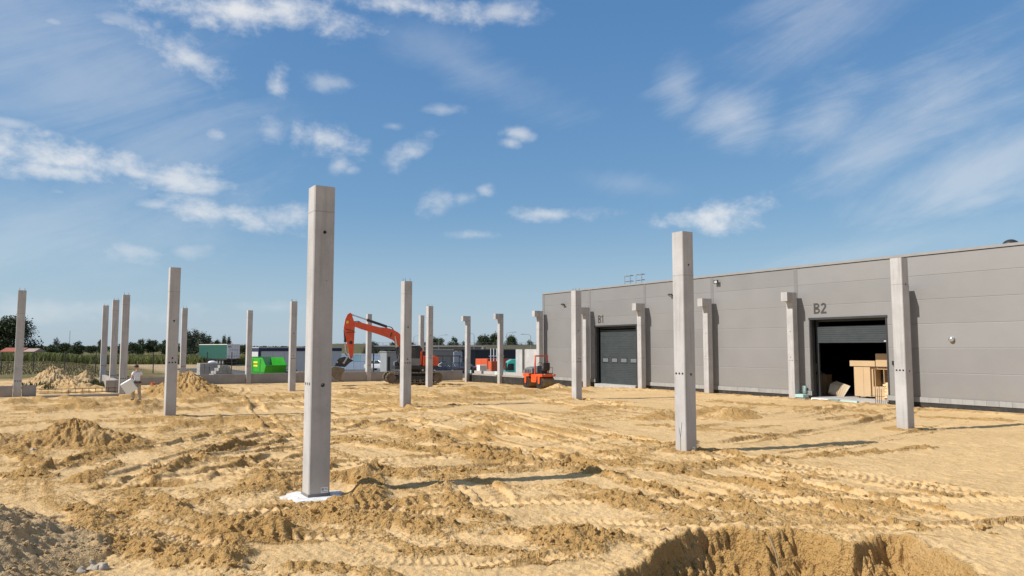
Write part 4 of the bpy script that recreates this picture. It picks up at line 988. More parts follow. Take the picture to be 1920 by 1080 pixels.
for i, (a, ln) in enumerate(((.6, 1.0), (.95, .95), (1.25, .9))):
    q = MB(); q.box(-.03, .03, -.05, .05, 0, ln); o = q.build('lath', mat('old lath', (.32, .27, .21), .8)); o.location = vu(37.5, onv(1541, 720, 37.5)[0] - .1 * i, 1.24); o.rotation_euler = (a, 0, TH + PI)
    tag(o, ('steepest of three laths sticking out of the dark carton in the doorway', 'middle one of three laths sticking out of the dark carton', 'flattest of three laths sticking out of the dark carton')[i], 'lath')
for i in range(6):
    q = MB(); q.cyl((0, 0, 0), (0, 0, 1.5 + .12 * (i % 3)), .16, n=12); o = q.build('carpet_roll', MC3, smooth=40); place(o, vu(39.4, 24.9 - .42 * i, .13)); tag(o, 'dim upright roll deep inside the open door', 'roll', 'rolls standing deep inside the hall')

# ------------------------------------------------------------------ lamps and small fixtures on the hall
def floodlight(x, y, face, label):
    u, z = onv(x, y, 34.9); rt = empty('floodlight', vu(34.998, u, z), TH); tag(rt, label, 'floodlight', 'floodlights on the hall')
    q = MB(); q.box(-.16, 0, -.03, .03, -.02, .02); q.build('bracket', M_blk, rt)
    mt = Matrix.Translation((-.17, 0, -.02)) @ Matrix.Scale(.72, 4) @ Matrix.Rotation(R(face), 4, 'Y')
    q = MB(); q.box(-.05, .05, -.22, .22, -.16, .16, mt, .015); q.build('housing', M_blk, rt)
    q = MB(); q.box(-.056, -.051, -.14, .14, -.1, .1, mt); q.build('lens', mat('lamp lens', (.5, .52, .55), .2, var=.03), rt)
floodlight(1057, 571, -55, 'dark floodlight high on the wall near the building corner')
floodlight(1259, 553, -55, 'dark floodlight on the wall behind the column with the drawn fork')
floodlight(1344, 528, -5, 'square floodlight facing the site right under the roof edge')
u, z = onv(1784, 636, 34.95); dm = empty('dome_lamp', vu(34.998, u, z), TH); tag(dm, 'shiny round dome lamp on the bare wall at the right', 'lamp')
q = MB(); q.cyl((0, 0, 0), (-.05, 0, 0), .13, n=20); q.build('base', M_galv, dm, 40)
q = MB(); q.ball((-.07, 0, 0), .125, 20, 12, (.8, 1, 1)); q.build('dome', mat('chrome dome', (.7, .7, .7), .12, .9, var=.02), dm, 60)
q = MB(); q.box(-.09, 0, -.05, .05, -.1, .1, ch=.01); o = q.build('door_switch', M_blk); place(o, vu(34.998, 20.62, 2.0), TH); tag(o, 'small black switch box right of the open door', 'switch')
u, z = onv(1187, 533, 36.2); ht = empty('roof_ladder', vu(36.2, u, 7.0), TH); tag(ht, 'steel ladder hoops standing above the roof edge over door B1', 'ladder')
for s in (-.6, .6):
    for y in (-.3, .3): q = MB(); q.cyl((0, y + s, 0), (0, y + s, .95), .03, n=6); q.build('upright', M_galv, ht)
    for zz in (.55, .95): q = MB(); q.tube([(0, s - .3, zz), (.3, s - .3, zz), (.3, s + .3, zz), (0, s + .3, zz)], .025, 6, True); q.build('hoop', M_galv, ht)
u, z = onv(1895, 458, 37.0); q = MB(); q.cyl((0, 0, 0), (0, 0, .35), .35, n=20); q.ball((0, 0, .35), .36, 20, 10, (1, 1, .9)); o = q.build('roof_vent', M_blk, smooth=40); place(o, vu(37.0, u, z - .45)); tag(o, 'black round roof vent showing above the roof edge at the far right', 'vent')

# ------------------------------------------------------------------ machines
M_org = mat('orange machine paint', (.58, .062, .013), .42, var=.14, dirt=.35, dcol=(.34, .2, .1))
M_org2 = mat('bright orange paint', (.74, .085, .012), .4, var=.12, dirt=.32, dcol=(.42, .26, .13))
M_mud = mat('sandy steel', (.15, .115, .075), .75, .2, var=.35, vs=4, dirt=.45, dcol=(.34, .26, .15), bmp=.2)
M_grey = mat('grey paint', (.16, .165, .17), .5, dirt=.15)
M_chrome = mat('piston chrome', (.6, .6, .6), .2, .9)
M_cabglass = mat('cab glass', (.015, .02, .022), .05, spec=.9, var=.02)

def excavator():
    D = 59.0; px0 = at(773, 717.5, D); rt = empty('excavator', (px0.x, px0.y, gh(px0.x, px0.y, .3) + .0), PI + R(15))
    tag(rt, 'orange crawler excavator resting its bucket on the sand', 'excavator')
    E = lambda a, b: ((773 - (610 + a / 7.2)) / 24.3, (717.5 - (580 + b / 7.2)) / 23.8)
    # crawler tracks
    for s in (-1, 1):
        y0, y1 = s * 1.175 - .3, s * 1.175 + .3; n = 46; L2, rd = 1.75, .40; per = 4 * L2 + 2 * PI * rd; pts = []
        def stad(t, r):
            t %= per
            if t < 2 * L2: return (-L2 + t, .42 + r)
            t -= 2 * L2
            if t < PI * rd: a = PI / 2 - t / rd; return (L2 + r * math.cos(a), .42 + r * math.sin(a))
            t -= PI * rd
            if t < 2 * L2: return (L2 - t, .42 - r)
            t -= 2 * L2; a = -PI / 2 - t / rd; return (-L2 + r * math.cos(a), .42 + r * math.sin(a))
        tr = empty('crawler_track'); tr.parent = rt
        for i in range(n):
            t0 = per * i / n + .012; t1 = per * (i + 1) / n - .012
            a, b, c, d_ = stad(t0, .34), stad(t1, .34), stad(t1, .40), stad(t0, .40); tm = stad((t0 + t1) / 2, .435); tl = stad(t0 + .03, .435)
            q = MB(); q.prism([a, b, c, tm, tl, d_], y0, y1, 'y'); q.build('track_shoe', M_mud, tr)
        q = MB(); fr = [stad(per * i / 40, .30) for i in range(40)]
        q.prism([(-1.5, .28), (1.5, .28), (1.6, .42), (1.4, .58), (-1.4, .58), (-1.6, .42)], y0 + .1, y1 - .1, 'y', ch=.03); q.build('track_frame', M_blk, tr)
        for xx, rr_ in ((-1.75, .33), (1.75, .33)): q = MB(); q.cyl((xx, y0 + .08, .42), (xx, y1 - .08, .42), rr_, n=22); q.build('drive_wheel', M_mud, tr, 40)
        for k in range(7): q = MB(); xx = -1.3 + k * .433; q.cyl((xx, y0 + .09, .2), (xx, y1 - .09, .2), .12, n=12); q.build('roller_wheel', M_mud, tr, 40)
    q = MB(); q.box(-1.0, 1.0, -.9, .9, .45, .85, ch=.05); q.build('undercarriage', M_blk, rt)
    q = MB(); q.cyl((0, 0, .85), (0, 0, 1.08), .75, n=28); q.build('turntable', M_blk, rt, 40)
    # upper structure
    q = MB(); q.box(-1.75, 1.5, -1.3, 1.3, 1.08, 1.32, ch=.03); q.build('deck', M_blk, rt)
    q = MB(); q.prism([(-.62, 1.325), (-.62, 2.1), (-1.6, 2.1), (-1.85, 1.95), (-1.9, 1.5), (-1.75, 1.325)], -1.28, 1.28, 'y', ch=.05); hd = q.build('engine_cover', M_org, rt)
    for k in range(6): q = MB(); q.box(-1.45, -.72, 1.281, 1.295, 1.42 + k * .1, 1.465 + k * .1); q.build('louvre', M_org, hd)
    q = MB(); q.prism([(-1.2, 2.101), (-1.2, 2.45), (-.8, 2.45), (-.7, 2.101)], -1.1, -.2, 'y', ch=.03); q.build('air_box', M_blk, rt)
    q = MB(); q.cyl((-1.35, .5, 2.1), (-1.35, .5, 2.7), .07, n=10); q.build('exhaust', M_blk, rt, 40)
    q = MB(); q.prism([(-.6, 1.325), (-.6, 1.75), (.9, 1.75), (1.35, 1.6), (1.35, 1.325)], -1.28, -.45, 'y', ch=.04); q.build('side_tank', M_grey, rt)
    cabn = empty('cab'); cabn.parent = rt
    pr = [(-.55, 1.325), (1.05, 1.325), (1.22, 1.75), (1.12, 2.5), (.85, 2.88), (-.4, 2.88), (-.62, 2.6)]
    q = MB(); q.prism(pr, .30, 1.26, 'y', ch=.05); q.build('cab_shell', M_blk, cabn)
    sc = lambda k: [((x - .3) * k + .3, (z - 2.1) * k + 2.1) for x, z in pr]
    q = MB(); q.prism([(-.38, 1.95), (.35, 1.95), (.35, 2.72), (-.28, 2.72)], 1.262, 1.272, 'y'); q.build('side_window', M_cabglass, cabn)
    q = MB(); q.prism([(.42, 1.5), (1.0, 1.5), (1.1, 1.8), (1.02, 2.45), (.82, 2.72), (.42, 2.72)], 1.262, 1.272, 'y'); q.build('door_window', M_cabglass, cabn)
    q = MB(); q.prism([(-.52, 1.4), (-.42, 1.4), (-.42, 2.4), (-.62, 2.6)], 1.262, 1.275, 'y'); q.build('cab_trim', M_org, cabn)
    q = MB(); q.prism([(-.4, 1.36), (.3, 1.36), (.3, 1.9), (-.4, 1.9)], 1.262, 1.27, 'y'); q.build('cab_panel', M_grey, cabn)
    q = MB(); q.box(-.5, .95, .32, 1.24, 2.882, 2.93, ch=.02); q.build('cab_roof', M_white, cabn)
    q = MB(); q.tube([(1.05, 1.3, 2.0), (1.25, 1.42, 2.15), (1.25, 1.42, 2.5)], .02); q.box(1.2, 1.26, 1.3, 1.52, 2.3, 2.62, ch=.01); q.build('mirror', M_blk, cabn)
    # boom
    bo = [E(388, 182), E(480, 193), E(600, 225), E(720, 252), E(820, 260), E(900, 283), E(970, 320), E(1020, 370), E(1055, 450), E(1095, 560), (.55, 1.62), (.78, 1.55), E(1005, 530), E(960, 470), E(900, 420), E(820, 384), E(700, 343), E(600, 314), E(480, 279), E(392, 246)]
    q = MB(); q.prism(bo, -.26, .26, 'y', ch=.025); bm_ = q.build('boom', M_org, rt)
    q = MB(); a = E(865, 360); q.prism([(a[0] + .06, a[1] - .08), (a[0] - .02, a[1] - .12), (a[0] - .14, a[1] + .2), (a[0] - .06, a[1] + .24)], .2605, .265, 'y'); q.build('boom_mark', M_blk, bm_)
    ar = [E(325, 62), E(345, 78), E(360, 130), E(374, 165), E(392, 210), E(386, 300), E(380, 480), E(376, 600), E(365, 668), E(335, 665), E(318, 590), E(296, 500), E(275, 400), E(250, 290), E(243, 262), E(262, 150), E(290, 85)]
    q = MB(); q.prism(ar, -.21, .21, 'y', ch=.02); am = q.build('arm', M_org, rt)
    a = E(290, 188); q = MB(); q.box(a[0] - .08, a[0] + .08, .2105, .215, a[1] - .1, a[1] + .1); q.build('arm_sticker', mat('yellow sticker', (.75, .5, .05), .5), am)
    a = E(340, 455); q = MB(); q.cyl((a[0], .2105, a[1]), (a[0], .225, a[1]), .13, n=14); q.build('arm_pin', M_blk, am)
    def P3(t, y=0): return (t[0], y, t[1])
    def ram(name, a, b, f, r, y):
        A, B = Vector(P3(a, y)), Vector(P3(b, y)); m_ = A.lerp(B, f); c = empty(name); c.parent = rt
        q = MB(); q.cyl(A, m_, r, n=12); q.cyl(m_ - (m_ - A).normalized() * .12, m_, r * 1.25, n=12); q.build('barrel', M_blk, c, 40); q = MB(); q.cyl(m_, B, r * .55, n=10); q.build('rod', M_chrome, c, 40)
    ram('arm_ram', E(820, 243), E(338, 84), .56, .1, 0)
    for y in (-.36, .36): ram('boom_ram', (1.0, 1.45), E(925, 372), .6, .085, y)
    ram('bucket_ram', E(256, 285), E(272, 560), .6, .085, 0)
    hp = [[E(350, 280), E(352, 215), E(375, 180), E(430, 172), E(480, 195)], [E(360, 270), E(362, 225), E(385, 192), E(430, 185), E(470, 200)], [E(800, 255), E(845, 238), E(885, 255), E(910, 290)], [E(275, 560), E(270, 600), E(300, 640), E(340, 690)]]
    for k, h_ in enumerate(hp):
        for y in (-.12, .12): q = MB(); q.tube([P3(t, y) for t in h_], .028, 6); q.build('hose', M_blk, rt, 60)
    q = MB(); q.tube([P3(E(270, 325), .23), P3(E(330, 322), .24), P3(E(400, 318), .23)], .02); q.tube([P3(E(262, 278), .23), P3(E(330, 290), .24), P3(E(384, 312), .23)], .02); q.build('pipe_clamp', M_blk, rt, 60)
    q = MB(); q.tube([P3(E(985, 560), .1), P3(E(960, 640), .2), P3(E(968, 720), .2), P3(E(985, 800), .1)], .05); q.tube([P3(E(1000, 560), -.1), P3(E(975, 650), -.2), P3(E(985, 760), -.1)], .05); q.build('swing_hose', M_blk, rt, 60)
    # coupler and linkage
    cp = empty('coupler'); cp.parent = rt
    for y in (-.2, .14): q = MB(); q.prism([E(190, 660), E(262, 640), E(305, 655), E(380, 690), E(335, 716), E(268, 778), E(160, 762), E(135, 768), E(158, 700)], y, y + .06, 'y', ch=.01); q.build('side_plate', M_blk, cp)
    q = MB(); q.prism([E(180, 690), E(300, 670), E(340, 700), E(262, 770), E(165, 758)], -.13, .13, 'y', ch=.02); q.build('rotator', M_blk, cp)
    q = MB(); q.prism([E(270, 562), E(292, 590), E(318, 628), E(255, 735), E(240, 725), E(296, 628), E(262, 580)], .21, .26, 'y'); q.build('link', M_galv, cp)
    for a in ((165, 712), (250, 722)): t = E(*a); q = MB(); q.cyl((t[0], .2, t[1]), (t[0], .29, t[1]), .07, n=12); q.build('pin', M_galv, cp)
    # bucket: shell of swept plate with side plates and teeth
    bk = empty('bucket'); bk.parent = rt
    back = [E(255, 790), E(130, 770), E(105, 773), E(82, 798), E(74, 840), E(98, 890), E(140, 930), E(205, 957)]
    inn = [(x - .0, z) for x, z in back]; c = (sum(x for x, z in back) / 8, sum(z for x, z in back) / 8)
    ins = [(x + (c[0] - x) * .08, z + (c[1] - z) * .08) for x, z in back]
    q = MB(); q.prism(back + ins[::-1], -.6, .6, 'y'); q.build('shell', M_mud, bk)
    for y in (-.63, .6): q = MB(); q.prism(back + [E(215, 935), E(235, 850), E(268, 815)], y + .0005, y + .0295, 'y'); q.build('side_plate', M_mud, bk)
    for k in range(5): t = E(205, 957); q = MB(); y = -.56 + k * .25; q.prism([(t[0] - .02, t[1] - .03), (t[0] - .28, t[1] - .07), (t[0] - .3, t[1] - .04), (t[0] - .02, t[1] + .05)], y, y + .12, 'y'); q.build('tooth', M_mud, bk)
excavator()

def roller():
    p = gp(1010, 726, .3); rt = empty('road_roller', (p.x, p.y, p.z), PI / 2 + TH); tag(rt, 'small orange tandem road roller with roll bar parked before the wall', 'road roller')
    # local x points away from the camera, the near drum is at -x
    for x in (-.82, .82):
        dr = empty('drum', (x, 0, .41)); dr.parent = rt
        q = MB(); n = 36; q.cyl((0, -.52, 0), (0, .52, 0), .41, n=n, caps=False); q.cyl((0, -.52, 0), (0, -.515, 0), .41, .36, n=n, caps=False); q.build('drum_shell', mat('drum steel', (.24, .18, .10), .55, .5, var=.2, vs=3, dirt=.6, dcol=(.42, .3, .15)), dr, 40)
        for s in (-1, 1): q = MB(); q.cyl((0, s * .50, 0), (0, s * .515, 0), .375, n=30); q.cyl((0, s * .5, 0), (0, s * .56, 0), .13, n=14); q.build('drum_cheek', M_blk, dr, 40)
    for x, s in ((-.82, -1), (.82, 1)):
        q = MB(); q.box(x - .42, x + .36, -.57, .57, .84, 1.02, ch=.04)
        for y in (-1, 1): q.prism([(x - .13, .84), (x + .13, .84), (x + .1, .36), (x - .1, .36)], y * .555 - .02, y * .555 + .02, 'y', ch=.01)
        q.build('yoke', M_org2, rt)
    q = MB(); q.box(-.34, .34, -.42, .42, .42, .98, ch=.05); q.build('mid_frame', M_org2, rt)
    q = MB(); q.prism([(.1, 1.025), (.1, 1.38), (.5, 1.5), (.95, 1.42), (1.28, 1.18), (1.3, 1.025)], -.48, .48, 'y', ch=.06); hd = q.build('engine_hood', M_grey, rt)
    for k in range(4): q = MB(); q.box(.3 + k * .2, .4 + k * .2, .481, .49, 1.08, 1.3); q.build('vent', M_blk, hd)
    q = MB(); q.box(-1.1, -.15, -.46, .46, 1.025, 1.07, ch=.01); q.build('platform', M_blk, rt)
    seat = empty('seat'); seat.parent = rt
    q = MB(); q.box(-.95, -.5, -.25, .25, 1.22, 1.34, ch=.04); q.build('cushion', M_blk, seat); q = MB(); q.box(-1.02, -.9, -.25, .25, 1.3, 1.78, ch=.04); q.build('backrest', M_blk, seat); q = MB(); q.box(-.85, -.6, -.12, .12, 1.07, 1.22); q.build('seat_base', M_blk, seat)
    q = MB(); q.box(-.12, .08, -.2, .2, 1.03, 1.55, ch=.03); q.build('console', M_grey, rt)
    q = MB(); q.tube([(-.2 + .06 * math.sin(a), .19 * math.cos(a), 1.62 + .17 * math.sin(a)) for a in [2 * PI * i / 16 for i in range(16)]], .018, 6, True); q.cyl((-.2, 0, 1.62), (-.05, 0, 1.5), .025, n=8); q.build('steering_wheel', M_blk, rt, 60)
    q = MB()
    q.tube([(-.35, -.55, 1.0), (-.35, -.54, 1.7), (-.33, -.5, 2.24), (-.33, .5, 2.24), (-.35, .54, 1.7), (-.35, .55, 1.0)], .055, 8)
    q.box(-.42, -.24, -.52, .52, 2.2, 2.29, ch=.02); q.build('roll_bar', M_org, rt)
    for y in (-.36, .36): q = MB(); q.cyl((-1.18, y, .96), (-1.24, y, .96), .07, n=12); q.build('work_light', M_white, rt, 40); 
    for y in (-.5, .5): q = MB(); q.tube([(-.95, y, 1.07), (-.95, y, 1.45), (-.5, y, 1.45), (-.5, y, 1.07)], .02); q.build('hand_rail', M_blk, rt, 60)
    q = MB(); q.box(-1.2, -1.16, -.3, .3, .87, .93); q.build('number_plate', M_white, rt)
roller()

# ------------------------------------------------------------------ worker
def skin_mesh(name, pts, edges, m, sub=2):
    me = bpy.data.meshes.new(name); me.from_pydata([p for p, r in pts], edges, []); o = bpy.data.objects.new(name, me); COL.objects.link(o)
    sk = o.modifiers.new('s', 'SKIN'); sk.use_smooth_shade = True; sk.branch_smoothing = .5
    for i, (p, r) in enumerate(pts):
        d = me.skin_vertices[0].data[i]; d.radius = (r, r) if not isinstance(r, tuple) else r; d.use_root = (i == 0)
    ss = o.modifiers.new('d', 'SUBSURF'); ss.levels = ss.render_levels = sub
    bpy.context.view_layer.update()
    res = bpy.data.meshes.new_from_object(o.evaluated_get(bpy.context.evaluated_depsgraph_get())); bpy.data.objects.remove(o)
    res.name = name; res.materials.clear(); res.materials.append(m); return res
def worker():
    p = gp(256, 752, .3); rt = empty('person', (p.x, p.y, p.z + .03), R(48)); rt.scale = (.9, .92, 1.0); tag(rt, 'worker in white shirt and beige trousers walking away with a foam block', 'person')
    # local: x right, y forward (away), z up
    P = [((0, 0, .98), (.155, .11)), ((0, .02, 1.2), (.14, .10)), ((0, .05, 1.42), (.175, .10)), ((0, .08, 1.54), .055), ((-.01, .11, 1.64), .075), ((-.02, .13, 1.73), .10), ((-.02, .12, 1.80), .07),
         # left arm down to the block, right arm forward
         ((-.19, .05, 1.47), .06), ((-.30, .03, 1.22), .045), ((-.36, .10, .99), .033), ((-.38, .12, .93), .035),
         ((.19, .05, 1.47), .06), ((.25, .06, 1.2), .045), ((.10, .30, 1.05), .033), ((.0, .36, 1.03), .035),
         # legs
         ((-.10, .02, .9), .095), ((-.12, .22, .52), .065), ((-.13, .14, .10), .042), ((-.14, .16, .05), .04), ((-.15, .30, .03), .035),
         ((.10, -.01, .9), .095), ((.12, .0, .5), .065), ((.12, -.18, .12), .042), ((.12, -.2, .06), .04), ((.13, -.06, .03), .035)]
    Ed = [(0, 1), (1, 2), (2, 3), (3, 4), (4, 5), (5, 6), (2, 7), (7, 8), (8, 9), (9, 10), (2, 11), (11, 12), (12, 13), (13, 14), (0, 15), (15, 16), (16, 17), (17, 18), (18, 19), (0, 20), (20, 21), (21, 22), (22, 23), (23, 24)]
    for hand, base in ((10, (-.38, .12, .93)), (14, (0, .36, 1.03))):
        for k in range(5):
            a = (k - 2) * .017; i = len(P); ln = (.045, .07, .078, .07, .055)[k]
            P.append(((base[0] + .02, base[1] + a * 1.2, base[2] - ln * .6), .009)); P.append(((base[0] + .045, base[1] + a * 1.2, base[2] - ln), .008)); Ed += [(hand, i), (i, i + 1)]
    sk = mat('skin', (.55, .33, .23), .6, var=.06)
    o = bpy.data.objects.new('body', skin_mesh('body', P, Ed, sk)); COL.objects.link(o); o.parent = rt
    S = [((0, .0, .93), (.19, .15)), ((0, .02, 1.15), (.175, .135)), ((0, .045, 1.4), (.215, .13)), ((0, .07, 1.51), .085), ((-.2, .05, 1.455), .085), ((-.27, .04, 1.29), .08), ((.2, .05, 1.455), .085), ((.24, .06, 1.29), .08)]
    o = bpy.data.objects.new('shirt', skin_mesh('shirt', S, [(0, 1), (1, 2), (2, 3), (2, 4), (4, 5), (2, 6), (6, 7)], mat('white shirt', (.74, .74, .73), .85, var=.06, bmp=.4, bs=9))); COL.objects.link(o); o.parent = rt
    T = [((0, 0, .97), (.175, .135)), ((-.10, .02, .86), .125), ((-.12, .22, .5), .092), ((-.13, .14, .1), .075), ((.10, -.01, .86), .125), ((.12, .0, .5), .092), ((.12, -.18, .13), .075)]
    o = bpy.data.objects.new('trousers', skin_mesh('trousers', T, [(0, 1), (1, 2), (2, 3), (0, 4), (4, 5), (5, 6)], mat('beige trousers', (.42, .34, .24), .9, var=.12, vs=5, bmp=.4, bs=9))); COL.objects.link(o); o.parent = rt
    q = MB(); q.box(-.185, .185, -.15, .155, .93, .985, ch=.03); q.build('belt', M_blk, rt)
    for x, y in ((-.145, .2), (.125, -.14)): q = MB(); q.box(x - .05, x + .05, y - .12, y + .15, .0, .1, ch=.035); q.build('shoe', mat('work shoe', (.05, .04, .035), .8), rt)
    q = MB(); q.ball((-.02, .12, 1.765), .112, 16, 10, (1, 1.1, .8)); q.box(-.2, -.1, .1, .22, 1.745, 1.765, ch=.008); q.build('cap', mat('dark cap', (.05, .03, .025), .9), rt, 60)
    for s in (-1, 1): q = MB(); q.ball((-.02 + s * .1, .13, 1.7), .03, 8, 6, (.5, 1, 1.3)); q.build('ear', sk, rt, 60)
    q = MB(); q.ball((-.05, .225, 1.7), .02, 8, 6); q.build('nose', sk, rt, 60)
    for x, y in ((-.085, .215), (-.005, .228)): q = MB(); q.ball((x, y, 1.725), .011, 8, 6); q.build('eye', M_blk, rt, 60)
    q = MB(); q.box(-.075, -.02, .218, .228, 1.645, 1.655); q.build('mouth', mat('lips', (.4, .17, .14), .6), rt)
    for (bx, by, bz) in ((-.38, .12, .92),): q = MB(); q.box(bx - .035, bx + .025, by - .05, by + .05, bz - .09, bz + .05, ch=.02); q.build('glove', mat('grey glove', (.55, .56, .55), .9), rt)
    fb = MB(); fb.box(-.29, .29, -.17, .17, -.31, .31, ch=.006); f = fb.build('foam_block', mat('white foam', (.80, .84, .83), .85, var=.03))
    f.location = rt.location + Euler((0, 0, R(48))).to_matrix() @ Vector((-.32, .14, .74)); f.rotation_euler = Euler((R(14), R(-32), R(10))); tag(f, 'white foam block carried at the left side of the worker', 'foam block')
worker()

# ------------------------------------------------------------------ behind the site
def onu(x, y, uu):
    d = ray(x, y); t = uu / float(d[:2] @ U); p = d * t; return float(p[:2] @ V), p[2] + EYE
def fl(x, y): return float(far_level(np.float32(x), np.float32(y)))
# paved yard
n1, n2 = 90, 60; uu = np.linspace(66.5, 128, n1); vv = np.linspace(18.5, 130, n2); UU, VV = np.meshgrid(uu, vv, indexing='ij')
x = (V[0] * VV + U[0] * UU).ravel(); y = (V[1] * VV + U[1] * UU).ravel(); z = far_level(x, y) + .07
i = np.arange(n1 - 1)[:, None] * n2; j = np.arange(n2 - 1)[None, :]; F = np.stack([i + j, i + j + 1, i + n2 + j + 1, i + n2 + j], -1).reshape(-1, 4)[:, ::-1]
o = bpy.data.objects.new('paved_yard', raw_mesh('paved_yard', np.stack([x, y, z], 1), F[:, ::-1], mat('yard paving', (.105, .10, .092), .95, var=.15, vs=.3, bmp=.2, spec=.05))); COL.objects.link(o); tag(o, kind='structure')

def boxthing(name, label, cat, v0, v1, u0, u1, z0, z1, m, group=None, ch=.0):
    vc, uc = (v0 + v1) / 2, (u0 + u1) / 2; q = MB(); q.box(v0 - vc, v1 - vc, u0 - uc, u1 - uc, z0, z1, ch=ch); o = q.build(name, m); place(o, vu(vc, uc), TH); return tag(o, label, cat, group)

# green skip
def skip():
    vv0, _ = onu(482, 690, 68.0); p = vu(vv0, 68.0); z = .12
    rt = empty('skip_container', (p.x, p.y, z), TH + .17); tag(rt, 'bright green open skip standing behind the ground beam', 'skip')
    g = mat('green paint', (.022, .30, .015), .45, var=.1, dirt=.12); g2 = mat('scuffed inside', (.34, .42, .33), .7, dirt=.5, dcol=(.35, .32, .27))
    W = 1.95; out = [(-1.2, 0), (1.1, 0), (1.5, .95), (1.5, 1.75), (-1.05, 1.75), (-1.75, 1.05)]     # (u, z) outline of the side plate
    for a in (0, W - .04): q = MB(); q.prism(out, a, a + .04, 'x'); q.build('side_plate', g, rt)
    def pl(name, a, b, m, t=.03):
        d = Vector((b[0] - a[0], b[1] - a[1])).normalized(); n = Vector((-d.y, d.x)) * t
        q = MB(); q.prism([a, b, (b[0] + n.x, b[1] + n.y), (a[0] + n.x, a[1] + n.y)], .0405, W - .0405, 'x'); q.build(name, m, rt)
    pl('floor', (-1.2, .01), (1.1, .01), g); pl('front_plate', (-1.75, 1.05), (-1.2, 0), g); pl('rear_plate', (1.1, 0), (1.5, .95), g2); pl('rear_plate', (1.5, .95), (1.49, 1.75), g2)
    q = MB(); q.tube([(.0, -1.78, 1.06), (W, -1.78, 1.06)], .045, 8); q.build('rim_tube', g, rt, 60); q = MB(); q.tube([(0, 1.5, 1.77), (W, 1.5, 1.77)], .04, 8); q.build('rim_tube', g, rt, 60)
    for k, (u_, z0) in enumerate(((-.6, .55), (.9, .55))): q = MB(); q.box(-.03, -.0005, u_ - .05, u_ + .05, .5, 1.6); q.build('lifting_bar', mat('dark green', (.02, .2, .02), .5), rt)
    q = MB(); q.box(-.035, -.0005, -1.3, 1.25, .46, .54); q.build('side_rail', MATS['dark green'], rt)
    q = MB(); q.box(-.02, -.0005, -.1, .75, .95, 1.1); q.box(-.02, -.0005, -.1, .75, 1.25, 1.4); q.build('yellow_sign', mat('yellow sign', (.75, .62, .05), .5), rt)
skip()

# white site hall with dark blue frame
def site_hall():
    u0 = 84.0; v0, _ = onu(484, 690, u0); v1, _ = onu(640, 690, u0); p = vu(v0, u0); rt = empty('site_hall', (p.x, p.y, -.6), TH); tag(rt, 'long low white hall with dark blue frame behind the green skip', 'building')
    W = v1 - v0; nb = mat('navy paint', (.012, .018, .06), .5); wh = mat('white cladding', (.52, .51, .50), .5, var=.05, vs=.5)
    n = 7
    for k in range(n): q = MB(); q.box(.25 + k * (W - .25) / n + .01, .25 + (k + 1) * (W - .25) / n - .01, 0, .1, .1, 2.95); q.build('wall_panel', wh, rt)
    q = MB(); q.box(0, W, -.06, .14, 2.955, 3.3); q.build('eaves_beam', nb, rt); q = MB(); q.box(-.02, .235, -.06, .14, .0, 2.954); q.build('corner_post', nb, rt)
    q = MB(); q.box(-.02, W, -.09, 5.6, 3.302, 3.38); q.build('roof', wh, rt)
    q = MB(); q.box(0.02, .12, .145, 5.4, .1, 2.9); q.build('end_wall', wh, rt); q = MB(); q.box(0, .13, .145, 5.4, 2.905, 3.29); q.build('end_beam', nb, rt)
    q = MB(); q.box(0, W, .0, .09, 0, .095); q.build('base_rail', M_grey, rt)
site_hall()

# trailer
def trailer():
    p = at(437, 684, 144.0); rt = empty('lorry_trailer', (p.x, p.y, -.6), R(44)); tag(rt, 'parked green curtain trailer with white rear doors', 'trailer')
    gm = mat('green tarpaulin', (.008, .07, .05), .55, var=.1); wm = mat('trailer white', (.56, .58, .62), .5, var=.05)
    q = MB(); q.box(-1.26, 1.26, .06, 13.5, 1.2, 3.9, ch=.03); q.build('curtain', gm, rt)
    q = MB(); q.box(-1.29, 1.29, -.02, 13.55, 3.902, 4.02, ch=.02); q.build('roof', mat('cream roof', (.72, .66, .58), .6), rt)
    for s in (-1, 1):
        q = MB(); q.box(min(s * .005, s * 1.24), max(s * .005, s * 1.24), 0, .058, 1.25, 3.88, ch=.01); d = q.build('rear_door', wm, rt)
        for k in (.3, .8): q = MB(); q.cyl((s * k, -.02, 1.25), (s * k, -.02, 3.85), .018, n=6); q.build('lock_bar', M_galv, d)
    q = MB()
    q.box(-1.1, -.45, -.006, -.001, 3.5, 3.62); q.box(-1.15, -.35, -.006, -.001, 3.38, 3.44)
    for k in range(5): q.box(-.7 + k * .36, -.7 + k * .36 + .26, -.006, -.001, 2.86, 2.96)
    for k in range(7): q.box(-1.1 + k * .32, -1.1 + k * .32 + .24, -.006, -.001, 1.68, 1.76)
    q.build('rear_lettering', M_letter, rt)
    q = MB(); q.box(-1.2, 1.2, .1, 13.4, 1.0, 1.19); q.build('chassis', M_blk, rt); q = MB(); q.box(-1.2, 1.2, .0, .08, .45, .6); q.build('bumper', M_blk, rt)
    for y_ in (2.0, 3.3, 4.6):
        for s in (-1, 1): q = MB(); q.cyl((s * .85, y_, .5), (s * 1.2, y_, .5), .5, n=18); w = q.build('wheel', M_rubber, rt, 40); q = MB(); q.cyl((s * 1.2005, y_, .5), (s * 1.21, y_, .5), .26, n=14); q.build('rim', M_galv, w)
    for s in (-1, 1): q = MB(); q.box(s * .9 - .2, s * .9 + .2, -.03, -.001, 1.22, 1.36); q.build('tail_light', mat('tail red', (.35, .02, .02), .3), rt)
    for s in (-1, 1): q = MB(); q.box(s * .9 - .06, s * .9 + .06, 10.6, 10.72, 0, 1.0); q.build('landing_leg', M_blk, rt)
trailer()

